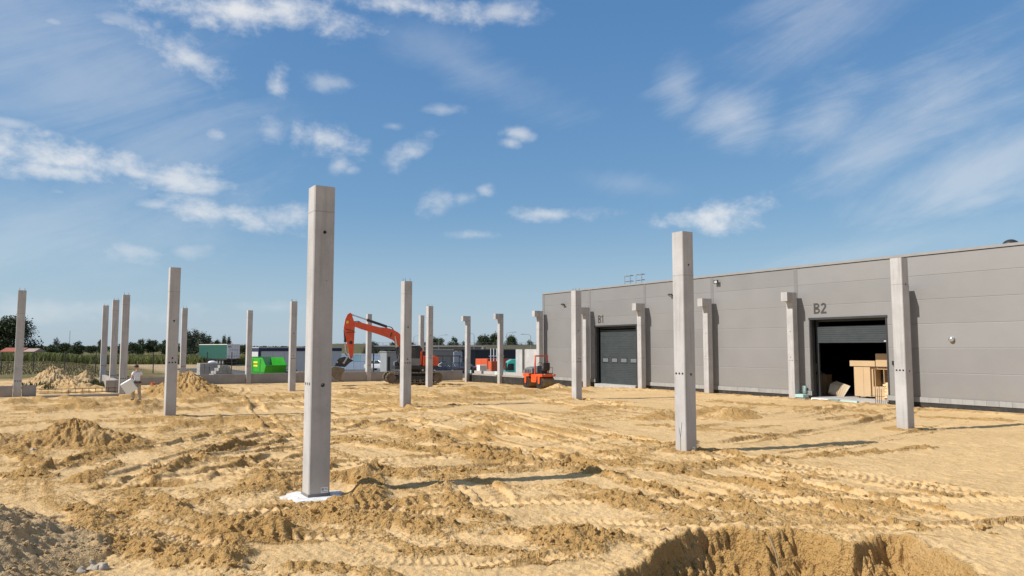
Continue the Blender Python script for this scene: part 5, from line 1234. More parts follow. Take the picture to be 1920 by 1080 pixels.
# building material behind the beam
def block_stack(px, py_base, D, rows, label, seed, m, sz=(.5, .3, .24), rz=0.0):
    p = at(px, py_base, D); rt = empty('block_stack', (p.x, p.y, fl(p.x, p.y)), TH + rz); tag(rt, label, 'block stack'); rs = random.Random(seed)
    q = MB(); q.box(-sz[0] / 2 + .01, sz[0] / 2 - .01, -sz[1] / 2 + .01, sz[1] / 2 - .01, 0, sz[2] - .01, ch=.012); me = q.mesh('block', m)
    for r_, (nx, ny, ox) in enumerate(rows):
        for a in range(nx):
            for b in range(ny):
                o = bpy.data.objects.new('block', me); COL.objects.link(o); o.parent = rt; o.location = (ox + a * sz[0] + rs.uniform(-.015, .015), b * sz[1] + rs.uniform(-.015, .015), r_ * sz[2]); o.rotation_euler.z = rs.uniform(-.03, .03)
    return rt
block_stack(378, 697, 70, [(4, 3, 0)] * 2 + [(4, 3, 0), (4, 3, 0)], 'square stack of grey concrete slabs left in front of the green trailer', 1, M_block, (.42, .5, .36))
block_stack(396, 700, 68, [(6, 2, 0), (5, 2, .3), (4, 2, .5), (3, 2, .8), (2, 1, .9)], 'stepped pile of grey concrete blocks in front of the trailer wheels', 2, M_block, (.4, .4, .26), .3)
q = MB()
for k in range(3): q.box(-.9, .9, -.12 + k * .35, .08 + k * .35, 0, .1)
for k in range(6): q.box(-.9 + k * .33, -.68 + k * .33, -.12, .78, .101, .13)
o = q.build('pallet', mat('old pallet wood', (.25, .19, .13), .85, var=.2)); p = at(372, 700, 66); place(o, (p.x, p.y, .0 + fl(p.x, p.y)), TH + .3); tag(o, 'wooden pallet with waste left of the grey block pile', 'pallet')
o = copy_tree(o); p = at(576, 701, 67); place(o, (p.x, p.y, fl(p.x, p.y)), TH); tag(o, 'bottom pallet right of the column by the green skip', 'pallet')
for k in range(1, 5): o2 = copy_tree(o); o2.location.z += .16 * k; o2.rotation_euler.z += .05 * k; tag(o2, 'pallet number %s up in the stack right of the column by the skip' % ('one', 'two', 'three', 'four')[k - 1], 'pallet', 'stacked pallets')
sk_ = empty('cement_bag', at(398, 679, 71), TH); tag(sk_, 'white cement bag lying on top of the grey blocks', 'bag'); sk_.location.z = 1.2
q = MB(); q.ball((0, 0, .16), .3, 14, 8, (1.3, .8, .5)); q.build('sack', M_white, sk_, 60); q = MB(); q.box(.36, .45, -.2, .2, .12, .2, ch=.02); q.build('seam', M_white, sk_)
p = at(426, 692, 72); eb = empty('distribution_box', (p.x, p.y, fl(p.x, p.y)), TH); tag(eb, 'pale grey power distribution box on legs beside the trailer', 'power box')
q = MB(); q.box(-.25, .25, -.2, .2, .45, 1.15, ch=.02); q.build('case', mat('grey plastic', (.42, .43, .44), .5), eb)
q = MB(); q.box(-.22, .22, -.212, -.2005, .5, 1.1); q.build('door', mat('grey plastic door', (.36, .37, .38), .5), eb)
for s in (-1, 1): q = MB(); q.box(s * .2 - .03, s * .2 + .03, -.1, .1, 0, .45); q.build('leg', M_galv, eb)
p = at(452, 697, 66); o = MB().box(-.3, .3, -.2, .2, 0, .3, ch=.05).build('concrete_block', M_block); place(o, (p.x, p.y, fl(p.x, p.y) + .0), TH); tag(o, 'lone pale block left of the column by the skip', 'block')
p = at(533, 700, 72); sc_ = empty('scrap_heap', (p.x, p.y, fl(p.x, p.y)), TH); tag(sc_, 'grey scrap sheets piled before the white hall', 'scrap'); rs = random.Random(4)
for k in range(9): q = MB(); q.box(-.6, .6, -.01, .01, -.35, .35); o = q.build('sheet', M_grey, sc_); o.location = (rs.uniform(-.8, .8), rs.uniform(-.5, .5), rs.uniform(.1, .75)); o.rotation_euler = (rs.uniform(.6, 1.9), rs.uniform(-.6, .6), rs.uniform(-.5, .5))
p = at(452, 694, 68); 

# foam packs
fm = [mat('blue foam pack', (.46, .53, .62), .7, var=.05), mat('teal foam pack', (.30, .50, .53), .7, var=.05), mat('white foam pack', (.62, .66, .70), .7, var=.05)]
pk = MB(); pk.box(-.47, .47, -.47, .47, 0, 1.12, ch=.03); pkm = [pk.mesh('foam_pack', m_) for m_ in fm]
tp = MB(); tp.box(-.49, .49, -.49, .49, 1.04, 1.16, ch=.03); tpm = tp.mesh('wrap', fm[2])
rs = random.Random(6); names = ['pack of foam boards in the %s row of the double stack behind the excavator arm' % s for s in ('lower', 'upper')]
for r_ in range(2):
    for k in range(10):
        p = at(619 + k * 12.6, 690, 112); o = bpy.data.objects.new('foam_pack', pkm[1 if (k + r_ * 2) % 5 == 1 else 0]); COL.objects.link(o); o.location = (p.x, p.y, -.5 + r_ * 1.16); o.rotation_euler.z = R(8)
        tag(o, '%s foam pack from the left in the %s row of the stack behind the excavator' % (('first', 'second', 'third', 'fourth', 'fifth', 'sixth', 'seventh', 'eighth', 'ninth', 'tenth')[k], ('lower', 'upper')[r_]), 'foam pack', 'foam packs stacked behind the excavator')
        if r_ == 1: w = bpy.data.objects.new('wrap', tpm); COL.objects.link(w); w.parent = o

# cars
def car(px, D, rz, colr, label, base=-.53):
    p = at(px, 690, D); rt = empty('parked_car', (p.x, p.y, base), rz); tag(rt, label, 'car', 'parked cars behind the site')
    m_ = mat('car paint ' + colr[0], colr[1], .3, .2, var=.03, coat=.6)
    body = [(-2.1, .35), (-2.12, .75), (-1.95, .92), (-1.0, .98), (.95, 1.0), (1.75, .9), (2.08, .72), (2.12, .35)]
    q = MB(); q.prism(body, -.86, .86, 'y', ch=.05); q.build('body', m_, rt, 40)
    q = MB(); v_ = []
    lo = [(-1.75, .93), (1.15, .98)]; hi = [(-1.25, 1.42), (.35, 1.45)]
    q.add([(lo[0][0], -.8, lo[0][1]), (lo[1][0], -.8, lo[1][1]), (lo[1][0], .8, lo[1][1]), (lo[0][0], .8, lo[0][1]), (hi[0][0], -.62, hi[0][1]), (hi[1][0], -.62, hi[1][1]), (hi[1][0], .62, hi[1][1]), (hi[0][0], .62, hi[0][1])], [(0, 1, 5, 4), (1, 2, 6, 5), (2, 3, 7, 6), (3, 0, 4, 7), (4, 5, 6, 7), (3, 2, 1, 0)]); q.build('windows', M_cabglass, rt)
    q = MB(); q.box(-1.25, .38, -.63, .63, 1.425, 1.475, ch=.02)
    for s in (-1, 1):
        for a, b in (((lo[0][0], s * .81, .94), (hi[0][0], s * .63, 1.43)), ((lo[1][0], s * .81, .98), (hi[1][0], s * .63, 1.45)), ((-.3, s * .81, .96), (-.35, s * .63, 1.44))): q.cyl(a, b, .035, n=6)
    q.build('roof', m_, rt)
    for x_ in (-1.3, 1.35):
        for s in (-1, 1): q = MB(); q.cyl((x_, s * .7, .31), (x_, s * .875, .31), .31, n=18); w = q.build('wheel', M_rubber, rt, 40); q = MB(); q.cyl((x_, s * .8755, .31), (x_, s * .885, .31), .2, n=14); q.build('rim', M_galv, w)
    for s in (-1, 1):
        q = MB(); q.box(2.04, 2.1, s * .68 - .15, s * .68 + .15, .62, .76, ch=.02); q.build('headlight', M_white, rt)
        q = MB(); q.box(-2.125, -2.08, s * .7 - .12, s * .7 + .12, .7, .85); q.build('tail_light', mat('tail red', (.35, .02, .02), .3), rt)
        q = MB(); q.box(.85, 1.0, s * .95 - .08, s * .95 + .08, .95, 1.08, ch=.02); q.build('mirror', m_, rt)
car(711, 108, -R(28), ('silver', (.55, .56, .58)), 'silver car between the far column and the grey cabin')
car(819, 105, R(200), ('grey', (.16, .17, .18)), 'grey car behind the railing, nearest to the excavator', -.6)
car(838, 97, R(155), ('navy', (.02, .025, .045)), 'dark blue car behind the railing at its middle', -.6)
car(863, 103, R(165), ('black', (.012, .012, .014)), 'black car behind the railing near the dark building', -.7)

# grey cabin
p = at(737, 697, 80); cbn = empty('grey_cabin', (p.x, p.y, -.5), TH); tag(cbn, 'grey sheet metal cabin with open door left of the excavator cab', 'cabin')
gm = mat('cabin grey', (.27, .28, .28), .55, var=.06)
q = MB(); q.box(-1.1, -.55, -.8, -.72, 0, 2.75); q.box(-.55, .9, -.8, -.72, 0, 2.75); q.box(-1.1, -1.02, -.72, .9, 0, 2.75); q.box(.82, .9, -.72, .9, 0, 2.75); q.box(-1.02, .82, .82, .9, 0, 2.75); q.build('walls', gm, cbn)
q = MB(); q.box(-1.16, .96, -.88, .96, 2.755, 2.85); q.build('roof', gm, cbn); q = MB(); q.box(-.98, -.7, -.82, -.8005, .1, 2.3); q.build('doorway', M_blk, cbn); q = MB(); q.box(-.45, .8, -.83, -.8005, 1.4, 1.44); q.build('rail', M_galv, cbn)
q = MB(); q.box(-.5, .8, -.84, -.801, .15, 1.2); q.build('lower_panel', mat('cabin panel', (.31, .32, .32), .5), cbn)
q = MB(); q.cyl((0, 0, -.6), (0, 0, 2.3), .07, n=8); q.box(-.16, .16, -.16, .16, -.62, -.58); q.box(-.09, .09, -.09, .09, 2.3, 2.36); o = q.build('gate_post', M_blk); p = at(700, 697, 80); o.location = (p.x, p.y, 0); tag(o, 'black steel post in front of the silver car', 'post')

# dark building, railing, containers, lorry on the right
def dark_hall():
    u0 = 108; v0, _ = onu(851, 690, u0); v1, _ = onu(1012, 690, u0); p = vu(v0, u0); rt = empty('dark_hall', (p.x, p.y, -1.4), TH); tag(rt, 'dark flat roofed hall with a pale end panel behind the foundation', 'building')
    W = v1 - v0; H_ = 2.73 + 1.4 - .4; dk = mat('dark cladding', (.022, .024, .028), .6, var=.15); n = 6; w0 = 1.55
    q = MB(); q.box(0, w0, 0, .15, 0, H_ - .25); q.build('pale_panel', mat('pale cladding', (.42, .43, .45), .6), rt)
    for k in range(n): q = MB(); q.box(w0 + (W - w0) * k / n + .02, w0 + (W - w0) * (k + 1) / n - .02, -.02 * (k % 2), .15, 0, H_ - .05); q.build('wall_panel', dk if k % 2 else mat('dark cladding two', (.035, .038, .043), .6), rt)
    q = MB(); q.box(-.1, W, -.15, 9, H_ - .048, H_ + .14); q.build('roof', mat('roof edge', (.06, .06, .06), .6), rt)
    q = MB(); q.box(0, .15, .151, 9, 0, H_ - .05); q.build('end_wall', dk, rt)
    q = MB(); q.cyl((W * .36, .8, H_ + .14), (W * .36, .8, H_ + .5), .3, n=10); q.build('vent', M_grey, rt)
dark_hall()
def railing():
    p = at(846, 697, 78); rt = empty('railing', (p.x, p.y, -.8), R(-8)); tag(rt, 'black railing with sloping handrail beside the dark hall', 'railing')
    for x_ in (-1.9, -.9, 0, .85): q = MB(); q.box(x_ - .04, x_ + .04, -.04, .04, 0, 2.62); q.build('post', M_blk, rt)
    q = MB(); q.box(-2.0, 1.0, -.06, .06, 2.62, 2.74); q.build('top_rail', M_blk, rt)
    q = MB(); q.cyl((.9, 0, 2.6), (2.3, 0, 1.75), .045, n=8); q.build('hand_rail', M_blk, rt)
    for x_ in (1.45, 2.25): q = MB(); q.box(x_ - .03, x_ + .03, -.03, .03, 0, 2.62 - (x_ - .9) * .6); q.build('post', M_blk, rt)
railing()
def orange_box():
    u0 = 92; v0, z1 = onu(914, 673, u0); v1, _ = onu(960, 673, u0); p = vu(v0, u0); rt = empty('orange_container', (p.x, p.y, -1.4), TH); tag(rt, 'orange steel container behind the pale sill beam', 'container'); W = v1 - v0; h_ = z1 + 1.4
    dk = mat('container orange paint', (.62, .10, .03), .5, var=.1, dirt=.12)  # one even orange for body, ribs and doors
    q = MB(); q.box(0, W, 0, 3.4, .15, h_, ch=.03); q.build('body', dk, rt)
    for k in range(9): q = MB(); q.box(.1 + k * (W - .25) / 9, .2 + k * (W - .25) / 9, -.035, -.0005, .25, h_ - .12); q.build('rib', dk, rt)
    q = MB(); q.box(-.04, W + .04, -.05, .1, h_ - .1, h_ + .03); q.build('top_rail', dk, rt)
    for k in range(2): q = MB(); q.box(-.03, -.0005, .1 + k * 1.65, 1.65 + k * 1.65, .25, h_ - .15); q.build('door_leaf', dk, rt)
    for k in (0, W - .3): q = MB(); q.box(k, k + .3, 0, 3.3, 0, .149); q.build('skid', M_blk, rt)
orange_box()
def lorry():
    p = at(962, 700, 86); z = -1.55; rt = empty('lorry', (p.x, p.y, z), R(186)); tag(rt, 'turquoise lorry cab showing behind the sill beam left of the concrete walls', 'lorry')
    tq = mat('turquoise paint', (.05, .42, .36), .35, var=.05, coat=.4)
    pr = [(-.9, .7), (.98, .7), (1.05, 1.2), (.98, 1.75), (.7, 2.7), (.3, 2.95), (-.9, 3.0)]
    q = MB(); q.prism(pr, -1.2, 1.2, 'y', ch=.06); q.build('cab_shell', tq, rt)
    q = MB(); q.prism([(.05, 1.75), (.86, 1.75), (.66, 2.5), (.05, 2.5)], 1.2005, 1.215, 'y'); q.build('side_window', M_cabglass, rt)
    q = MB(); q.add([(1.0, -1.05, 1.75), (1.0, 1.05, 1.75), (.75, 1.0, 2.58), (.75, -1.0, 2.58)], [(0, 1, 2, 3)]); q.build('windscreen', M_cabglass, rt)
    q = MB(); q.box(.85, 1.0, 1.26, 1.42, 1.7, 2.35, ch=.03); q.build('mirror', M_blk, rt)
    q = MB(); q.box(-6.5, .9, -.5, .5, .5, .695); q.build('chassis', M_blk, rt)
    q = MB(); q.box(.9, 1.12, -1.2, 1.2, .3, .69, ch=.04); q.build('bumper', M_grey, rt)
    for x_ in (.2, -4.6, -5.8):
        for s in (-1, 1): q = MB(); q.cyl((x_, s * .85, .5), (x_, s * 1.15, .5), .5, n=18); q.build('wheel', M_rubber, rt, 40)
lorry()
def retaining():
    vv_ = 44.0; (a0, z1), (a1, _), (a2, _), (a3, _) = [onv(x_, 655, vv_) for x_ in (967, 979, 984.5, 1024)]
    M_w = mat_concrete('pale wall concrete', (.46, .45, .43), .15)
    boxthing('concrete_wall_panel', 'narrow pale precast wall panel right of the turquoise lorry cab', 'wall panel', vv_, vv_ + .2, a1, a0, -1.5, z1, M_w, 'precast wall panels')
    boxthing('concrete_wall_panel', 'darker set back strip between two pale precast wall panels', 'wall panel', vv_ + .25, vv_ + .45, a2, a1 - .005, -1.5, z1 - .02, M_beam, 'precast wall panels')
    boxthing('concrete_wall_panel', 'wide pale precast wall panel behind the roller', 'wall panel', vv_, vv_ + .2, a3 - 4, a2 - .005, -1.5, z1 + .02, M_w, 'precast wall panels')
retaining()
p = at(903, 698, 76); pb = empty('utility_cabinet', (p.x, p.y, -1.0), TH); tag(pb, 'white utility cabinet in front of the dark hall', 'cabinet')
q = MB(); q.box(-.4, .45, -.3, .3, 0, 2.0, ch=.02); q.build('case', M_white, pb); q = MB(); q.box(-.35, .4, -.315, -.3005, .3, 1.9); q.build('door', mat('grey plastic', (.42, .43, .44), .5), pb); q = MB(); q.box(.452, .8, -.3, .3, 0, 1.55, ch=.02); q.build('side_case', M_white, pb)
fn = empty('barrier', at(932, 672, 98), TH); fn.location.z = 1.55; tag(fn, 'white slatted barrier standing on top of the orange container', 'barrier'); fn.location.z = .9
for k in range(5): q = MB(); q.box(-1.0 + k * .45, -.9 + k * .45, -.03, .03, .1, 1.75); q.build('slat', M_white, fn)
q = MB(); q.box(-1.15, 1.1, .031, .08, .7, .8); q.build('rail', M_white, fn)
q = MB(); q.box(-1.1, 1.0, -.4, .4, -2.3, .099); q.build('base', mat('container orange paint', (.62, .10, .03)), fn)

# overpass, its lamps, banks
def overpass():
    D = 185.0; rt = empty('overpass', (0, D, 0), R(4)); tag(rt, 'low grey road overpass with railing behind the yard', 'bridge')
    x0, x1 = at(684, 650, D).x, at(1010, 650, D).x; cg_ = mat_concrete('bridge concrete', (.36, .36, .34), .3, False)
    q = MB(); q.box(x0, x1, 0, 10, 3.0, 3.28); q.build('deck_edge', cg_, rt); q = MB(); q.box(x0, x1, .4, 9.6, 2.2, 2.995); q.build('girder', mat('dark girder grey', (.16, .16, .15), .8), rt)  # girder coloured darker than the deck edge
    for k in range(28): q = MB(); xx = x0 + (x1 - x0) * k / 27; q.box(xx - .04, xx + .04, .1, .2, 3.282, 3.95); q.build('rail_post', M_grey, rt)
    for zz in (3.6, 3.95): q = MB(); q.box(x0, x1, .13, .17, zz, zz + .04); q.build('hand_rail', M_grey, rt)
    for px in (700, 764, 862): q = MB(); xx = at(px, 650, D).x; q.box(xx - .5, xx + .5, 1, 9, -1.6, 2.195); q.build('pier', cg_, rt)
    for k in range(9):
        xx = at(765 + k * 10.5, 660, D).x; q = MB(); q.box(xx + .1, xx + 1.25, -.05, .05, -.2, 2.0); q.build('noise_panel', mat('noise panel', (.30, .25, .2), .8, var=.15), rt); q = MB(); q.box(xx - .08, xx + .08, -.1, .1, -.2, 2.1); q.build('noise_post', M_white if k % 3 else M_galv, rt)
overpass()
M_grey2 = mat('weathered zinc', (.2, .21, .22), .6, .2)
def lamp(px, ytop, D, d, lab):
    p = at(px, ytop, D); rt = empty('street_lamp', (p.x, p.y, 1.0)); tag(rt, lab, 'street lamp', 'street lamps along the overpass'); h_ = p.z - 1.0
    q = MB(); q.cyl((0, 0, 0), (0, 0, h_), .08, .05, n=8); q.build('pole', M_grey2, rt, 60); q = MB(); q.tube([(0, 0, h_), (d * .4, 0, h_ + .3), (d * 1.5, 0, h_ + .4)], .04); q.build('arm', M_grey2, rt, 60); q = MB(); q.box(min(d * 1.4, d * 2.2), max(d * 1.4, d * 2.2), -.15, .15, h_ + .33, h_ + .45, ch=.03); q.build('lamp_head', M_galv, rt)
for a in ((823, 631, 180, 1, 'street lamp right of the column at the rear of the excavator'), (776, 632, 195, 1, 'street lamp left of the far column behind the excavator'), (889, 628, 175, -1, 'street lamp beside the farthest free standing corbel column'), (950, 626, 170, 1, 'street lamp just right of the corbel column by the lorry'), (995, 630, 165, -1, 'street lamp nearest to the corner of the hall'), (931, 637, 230, 1, 'low street lamp left of the corbel column by the lorry')): lamp(*a)

def bank(px0, px1, D, ytop, ybase, depth, label, c, seed):
    p0, p1 = at(px0, 652, D), at(px1, 652, D); z1 = at(px0, ytop, D).z; n = 40; m_ = 12; vs = []
    for i in range(n):
        for j in range(m_):
            t = j / (m_ - 1); e = min(1, i / 5, (n - 1 - i) / 5); vs.append((p0.x + (p1.x - p0.x) * i / (n - 1), D - depth * .5 + depth * t * 1.4, -1.7 + (z1 + 1.7) * math.sin(PI / 2 * min(1, t * 1.5)) * e + .12 * math.sin(i * 1.7 + j * 2.1 + seed)))
    F = np.array([[i * m_ + j, (i + 1) * m_ + j, (i + 1) * m_ + j + 1, i * m_ + j + 1] for i in range(n - 1) for j in range(m_ - 1)])
    o = bpy.data.objects.new('embankment', raw_mesh('embankment', np.array(vs), F, mat('bank grass %d' % seed, c, .95, var=.35, vs=.25, bmp=.6, bs=2))); COL.objects.link(o); tag(o, label, 'embankment', kind='structure')
bank(560, 700, 172, 644.5, 662, 14, 'grassy bank left of the overpass', (.075, .07, .028), 1)
bank(878, 1075, 165, 647.5, 660, 14, 'brown grassy bank right of the overpass', (.075, .065, .032), 2)
bank(690, 880, 140, 668, 676, 8, 'low green bank under the overpass', (.07, .085, .025), 3)

# ------------------------------------------------------------------ trees, field, fence on the left
LEAF = [mat_leaf('oak leaves', (.022, .036, .012), (.05, .066, .02)), mat_leaf('wood leaves', (.028, .046, .016), (.06, .085, .028)), mat_leaf('willow leaves', (.06, .075, .045), (.10, .115, .07))]
M_bark = mat('bark', (.07, .055, .04), .9, var=.2, bmp=.4)
def crown_mesh(seed, n, leaf, m, w=1.0, low=.12, spiky=0.0):
    """leaf clumps spread through several lobes: unit tree, height 1, half width about w/2"""
    r = np.random.RandomState(seed); lob = []
    for k in range(22):
        a = r.rand() * 2 * PI; t = r.rand(); z = low + .12 + (1 - low - .22) * t; rad = w * .5 * (1 - (abs(t - .4) / .75) ** 2) * (.35 + .5 * r.rand()); lob.append((math.cos(a) * rad, math.sin(a) * rad, z, (.15 + .13 * r.rand()) * (1.0 if w > .7 else .8)))
    lob = np.array(lob); k = r.randint(0, len(lob), n); d = r.normal(size=(n, 3)); d /= np.linalg.norm(d, axis=1)[:, None]
    c = lob[k, :3] + d * (lob[k, 3] * (r.rand(n) ** .4) * (1 + .35 * r.normal(size=n) * .5))[:, None] * [1.15 * max(w, .8), 1.15 * max(w, .8), .85 + spiky]
    c[:, 2] = np.clip(c[:, 2], low * .7, None)
    a = r.normal(size=(n, 3)); a /= np.linalg.norm(a, axis=1)[:, None]; b = np.cross(a, r.normal(size=(n, 3))); b /= np.linalg.norm(b, axis=1)[:, None]
    s = (leaf * (.6 + .8 * r.rand(n)))[:, None]
    v = np.stack([c - a * s, c - b * s * .6, c + a * s, c + b * s * .6], 1).reshape(-1, 3); F = np.arange(4 * n).reshape(-1, 4)
    me = raw_mesh('crown', v, F, m, False); return me
def trunk_mesh(seed, r0=.022):
    q = MB(); r = random.Random(seed); q.tube([(0, 0, 0), (.01, .0, .2), (-.01, .01, .45), (0, 0, .75)], [r0, r0 * .8, r0 * .6, r0 * .25], 8)
    for k in range(7): a = r.uniform(0, 6.28); z = .2 + .07 * k; l = r.uniform(.16, .32); q.tube([(0, 0, z), (math.cos(a) * l * .5, math.sin(a) * l * .5, z + l * .35), (math.cos(a) * l, math.sin(a) * l, z + l * .6)], [r0 * .5, r0 * .3, r0 * .12], 5)
    return q.mesh('trunk', M_bark)
CR = {'oak': (crown_mesh(1, 16000, .02, LEAF[0], 1.15, .1), trunk_mesh(1, .03)), 'round': (crown_mesh(2, 3600, .034, LEAF[1], 1.0, .06), trunk_mesh(2)), 'round2': (crown_mesh(3, 3600, .034, LEAF[0], 1.1, .05), trunk_mesh(3)),
      'tall': (crown_mesh(4, 3400, .03, LEAF[2], .6, .05, .25), trunk_mesh(4)), 'pine': (crown_mesh(5, 1600, .028, LEAF[0], .45, .05, .3), trunk_mesh(5))}
def tree(px, ytop, D, wpx, kind, label, group=None, base=None):
    p = at(px, ytop, D); z0 = (fl(p.x, p.y) if base is None else base) - .15; h_ = p.z - z0; w = wpx * D / FPX; r_ = random.Random(px * 3 + ytop)
    rt = empty('tree', (p.x, p.y, z0), r_.uniform(0, 6)); nw = {'oak': 1.25, 'round': 1.08, 'round2': 1.18, 'tall': .7, 'pine': .55}[kind]; rt.scale = (w / nw, w / nw, h_ * 1.02); tag(rt, label, 'tree', group)
    for nm, me in zip(('crown', 'trunk'), CR[kind]): o = bpy.data.objects.new(nm, me); COL.objects.link(o); o.parent = rt
tree(28, 598, 200, 98, 'oak', 'large dark spreading tree beyond the maize behind the leftmost column')
for a in ((106, 634, 330, 12, 'pine', 'slender conifer left of the thin mast beyond the maize'), (95, 646, 300, 26, 'round', 'low bush tree right of the big dark tree'), (120, 643, 320, 34, 'round2', 'broad low tree under the thin mast'), (145, 640, 310, 30, 'round', 'rounded tree right of the thin mast'), (170, 648, 380, 26, 'round2', 'small tree left of the three close columns'),
          (192, 636, 260, 20, 'round2', 'dark tree behind the rearmost of the close columns'), (228, 642, 300, 34, 'round', 'tree seen between the close columns and the worker'), (250, 642, 330, 24, 'round2', 'first tree of the wood right of the close columns'), (268, 636, 340, 30, 'round', 'tallest tree of the wood above the worker'), (287, 637, 345, 28, 'round2', 'third tree of the wood above the worker'), (305, 638, 340, 28, 'round', 'tree of the wood just left of the column by the worker'), (325, 640, 345, 26, 'round2', 'tree of the wood behind the column by the worker'),
          (352, 624, 250, 24, 'tall', 'pale willow like tree right of the column by the worker'), (366, 622, 255, 26, 'tall', 'tallest pale poplar above the green trailer'), (380, 627, 250, 22, 'tall', 'pale poplar above the left end of the trailer roof'), (392, 632, 260, 20, 'tall', 'smaller pale poplar above the trailer roof'), (408, 638, 270, 26, 'round2', 'dark low tree behind the trailer roof'), (421, 632, 265, 14, 'tall', 'thin poplar behind the right end of the trailer'), (430, 634, 270, 14, 'tall', 'rightmost thin poplar behind the trailer'), (455, 646, 300, 30, 'round2', 'dark tree right of the trailer'),
          (700, 641, 320, 34, 'round2', 'tree line end tree under the excavator boom at its left'), (735, 642, 330, 40, 'round', 'low trees under the middle of the excavator boom'), (765, 640, 320, 34, 'round2', 'dark tree behind the excavator cab'), (792, 641, 320, 30, 'round', 'tree behind the far column at the excavator rear'), (822, 633, 300, 34, 'round2', 'rounded dark tree right of the excavator'), (851, 632, 300, 26, 'round', 'loose crowned tree left of the farthest corbel column'), (871, 640, 320, 18, 'round', 'small tree behind the farthest corbel column'),
          (904, 628, 270, 32, 'round2', 'big dark tree between the two free standing corbel columns'), (928, 625, 270, 34, 'round2', 'tallest dark tree left of the corbel column by the lorry'), (957, 629, 265, 30, 'round2', 'dark tree right of the corbel column by the lorry'), (977, 645, 280, 14, 'pine', 'small tree in the gap right of the dark trees'), (995, 638, 260, 26, 'round', 'small rounded tree left of the hall corner'), (1012, 643, 265, 16, 'round', 'low tree at the hall corner')):
    tree(*a, group='trees beyond the site')

# maize, verge, fence
def blades(name, n, x0, x1, y0, y1, h0, h1, w, m, label, cat, seed, zf=None, mask=None):
    r = np.random.RandomState(seed); x = r.uniform(x0, x1, n); y = r.uniform(y0, y1, n)
    if mask is not None: k = mask(x, y); x, y = x[k], y[k]; n = len(x)
    z = far_level(x.astype(np.float32), y.astype(np.float32)); h_ = r.uniform(h0, h1, n); a = r.rand(n) * PI; dx, dy = np.cos(a) * w, np.sin(a) * w; lx, ly = r.normal(size=n) * h_ * .22, r.normal(size=n) * h_ * .22
    v = np.stack([np.stack([x - dx, y - dy, z], 1), np.stack([x + dx, y + dy, z], 1), np.stack([x + dx * .35 + lx, y + dy * .35 + ly, z + h_], 1), np.stack([x - dx * .35 + lx, y - dy * .35 + ly, z + h_ * .96], 1)], 1).reshape(-1, 3)
    o = bpy.data.objects.new(name, raw_mesh(name, v, np.arange(4 * n).reshape(-1, 4), m, False)); COL.objects.link(o); tag(o, label, cat, kind='stuff')
blades('maize_field', 60000, -150, -52, 150, 185, 1.25, 1.75, .075, mat_leaf('maize leaves', (.115, .135, .035), (.19, .19, .055)), 'band of tall green maize beyond the fence', 'maize', 1)
blades('dry_grass', 26000, -95, -12, 76, 150, .06, .22, .07, mat_leaf('dry grass', (.12, .11, .045), (.26, .20, .09)), 'dry yellowish grass between the fence and the maize', 'grass', 2, mask=lambda x, y: (x * V[0] + y * V[1] < 9) & (np.hypot(x, y) > 80))
wq = at(165, 715, 56.0)
blades('weeds', 5000, wq.x - 4, wq.x + 3.5, wq.y - 6, wq.y + 9, .08, .4, .05, mat_leaf('weeds', (.04, .055, .018), (.10, .11, .04)), 'dark green weeds growing behind the sand heap at the left', 'weeds', 3, mask=lambda x, y: np.hypot((x - wq.x) / 3.4, (y - wq.y) / 7) < .8 + .25 * np.sin(x * 3) * np.cos(y * 2))
def fence():
    rt = empty('mesh_fence', at(140, 695, 84)); rt.location.z = 0; tag(rt, 'dark wire mesh fence along the left edge of the site', 'fence'); ox, oy = rt.location.x, rt.location.y
    pts = [at(x_, 695, 84 + .02 * k) for k, x_ in enumerate((-115, -57, 2, 62, 121, 179, 234, 287, 340, 388, 434, 462))]
    for p in pts: q = MB(); q.box(p.x - ox - .045, p.x - ox + .045, p.y - oy - .03, p.y - oy + .03, -.1, 2.25); q.build('post', M_blk, rt)
    wm = mat('dark wire', (.03, .035, .03), .6)
    for a, b in zip(pts[:-1], pts[1:]):
        q = MB()
        for k in range(11): zz = .1 + k * .2; q.box(a.x - ox + .05, b.x - ox - .05, a.y - oy - .004, a.y - oy + .004, zz, zz + .006)
        n = int((b.x - a.x) / .25)
        for k in range(1, n): xx = a.x + (b.x - a.x) * k / n - ox; q.box(xx - .003, xx + .003, a.y - oy - .01, a.y - oy - .005, .05, 2.15)
        q.build('wire_panel', wm, rt)
fence()
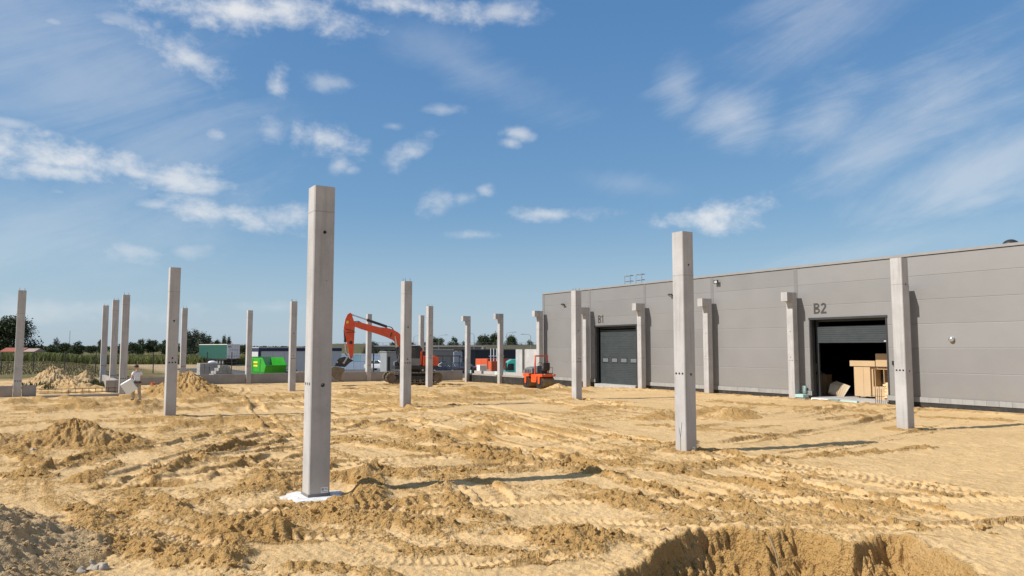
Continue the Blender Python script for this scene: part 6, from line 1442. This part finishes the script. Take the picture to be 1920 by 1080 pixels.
def house():
    p = at(34, 660, 190); rt = empty('house', (p.x, p.y, 0), R(8)); tag(rt, 'low house with red tiled roof behind the maize under the big tree', 'house')
    q = MB(); q.box(-4, 3.5, 0, 6, 0, 1.75); q.build('wall', mat('house wall', (.5, .45, .4), .8), rt)
    q = MB(); q.prism([(-.4, 1.755), (6.4, 1.755), (3, 2.75)], -4.3, .9, 'x'); rf = q.build('roof', mat('red tiles', (.32, .09, .055), .8, var=.2, vs=3), rt)
    q = MB(); q.prism([(-.2, 1.755), (6.2, 1.755), (3, 2.55)], .91, 3.8, 'x'); q.build('roof', mat('pale tiles', (.38, .27, .22), .8, var=.2, vs=3), rt)
    q = MB(); q.box(-1.2, -.8, 2.6, 3.2, 2.3, 3.3); q.build('chimney', mat('chimney brick', (.3, .12, .08), .9), rf)
    for k in (-3, -1, 1.2): q = MB(); q.box(k, k + .9, -.02, -.0005, .7, 1.5); q.build('window', M_glass, rt)
house()
p = at(130, 650, 900); ms = empty('radio_mast', (p.x, p.y, 0)); tag(ms, 'thin lattice radio mast on the horizon at the left', 'mast'); hm = at(130, 620, 900).z
for a in range(3): q = MB(); q.cyl((math.cos(a * 2.09) * .5, math.sin(a * 2.09) * .5, 0), (math.cos(a * 2.09) * .15, math.sin(a * 2.09) * .15, hm), .09, n=5); q.build('leg', M_galv, ms)
for k in range(14): q = MB(); z = hm * k / 14; r_ = .5 - .35 * k / 14; q.tube([(math.cos(a * 2.09) * r_, math.sin(a * 2.09) * r_, z) for a in range(3)], .06, 4, True); q.build('ring', M_galv, ms)

# far wood on the skyline
def far_wood():
    r = np.random.RandomState(12); n = 15000; az = r.uniform(-R(42), R(42), n); d = r.uniform(650, 760, n); x = np.sin(az) * d; y = np.cos(az) * d
    top = 2.2 + 3.6 * (fbm(az * 30, az * 0, 4, 300) * .5 + .5); z = far_level(x.astype(np.float32), y.astype(np.float32)) + r.rand(n) * top
    a = r.normal(size=(n, 3)); a /= np.linalg.norm(a, axis=1)[:, None]; b = np.cross(a, r.normal(size=(n, 3))); b /= np.linalg.norm(b, axis=1)[:, None]; c = np.stack([x, y, z], 1); s = r.uniform(.6, 1.3, n)[:, None]
    v = np.stack([c - a * s, c - b * s, c + a * s, c + b * s], 1).reshape(-1, 3)
    o = bpy.data.objects.new('far_wood', raw_mesh('far_wood', v, np.arange(4 * n).reshape(-1, 4), LEAF[1], False)); COL.objects.link(o); tag(o, 'far off dark wood along the skyline', 'wood', kind='stuff')
far_wood()
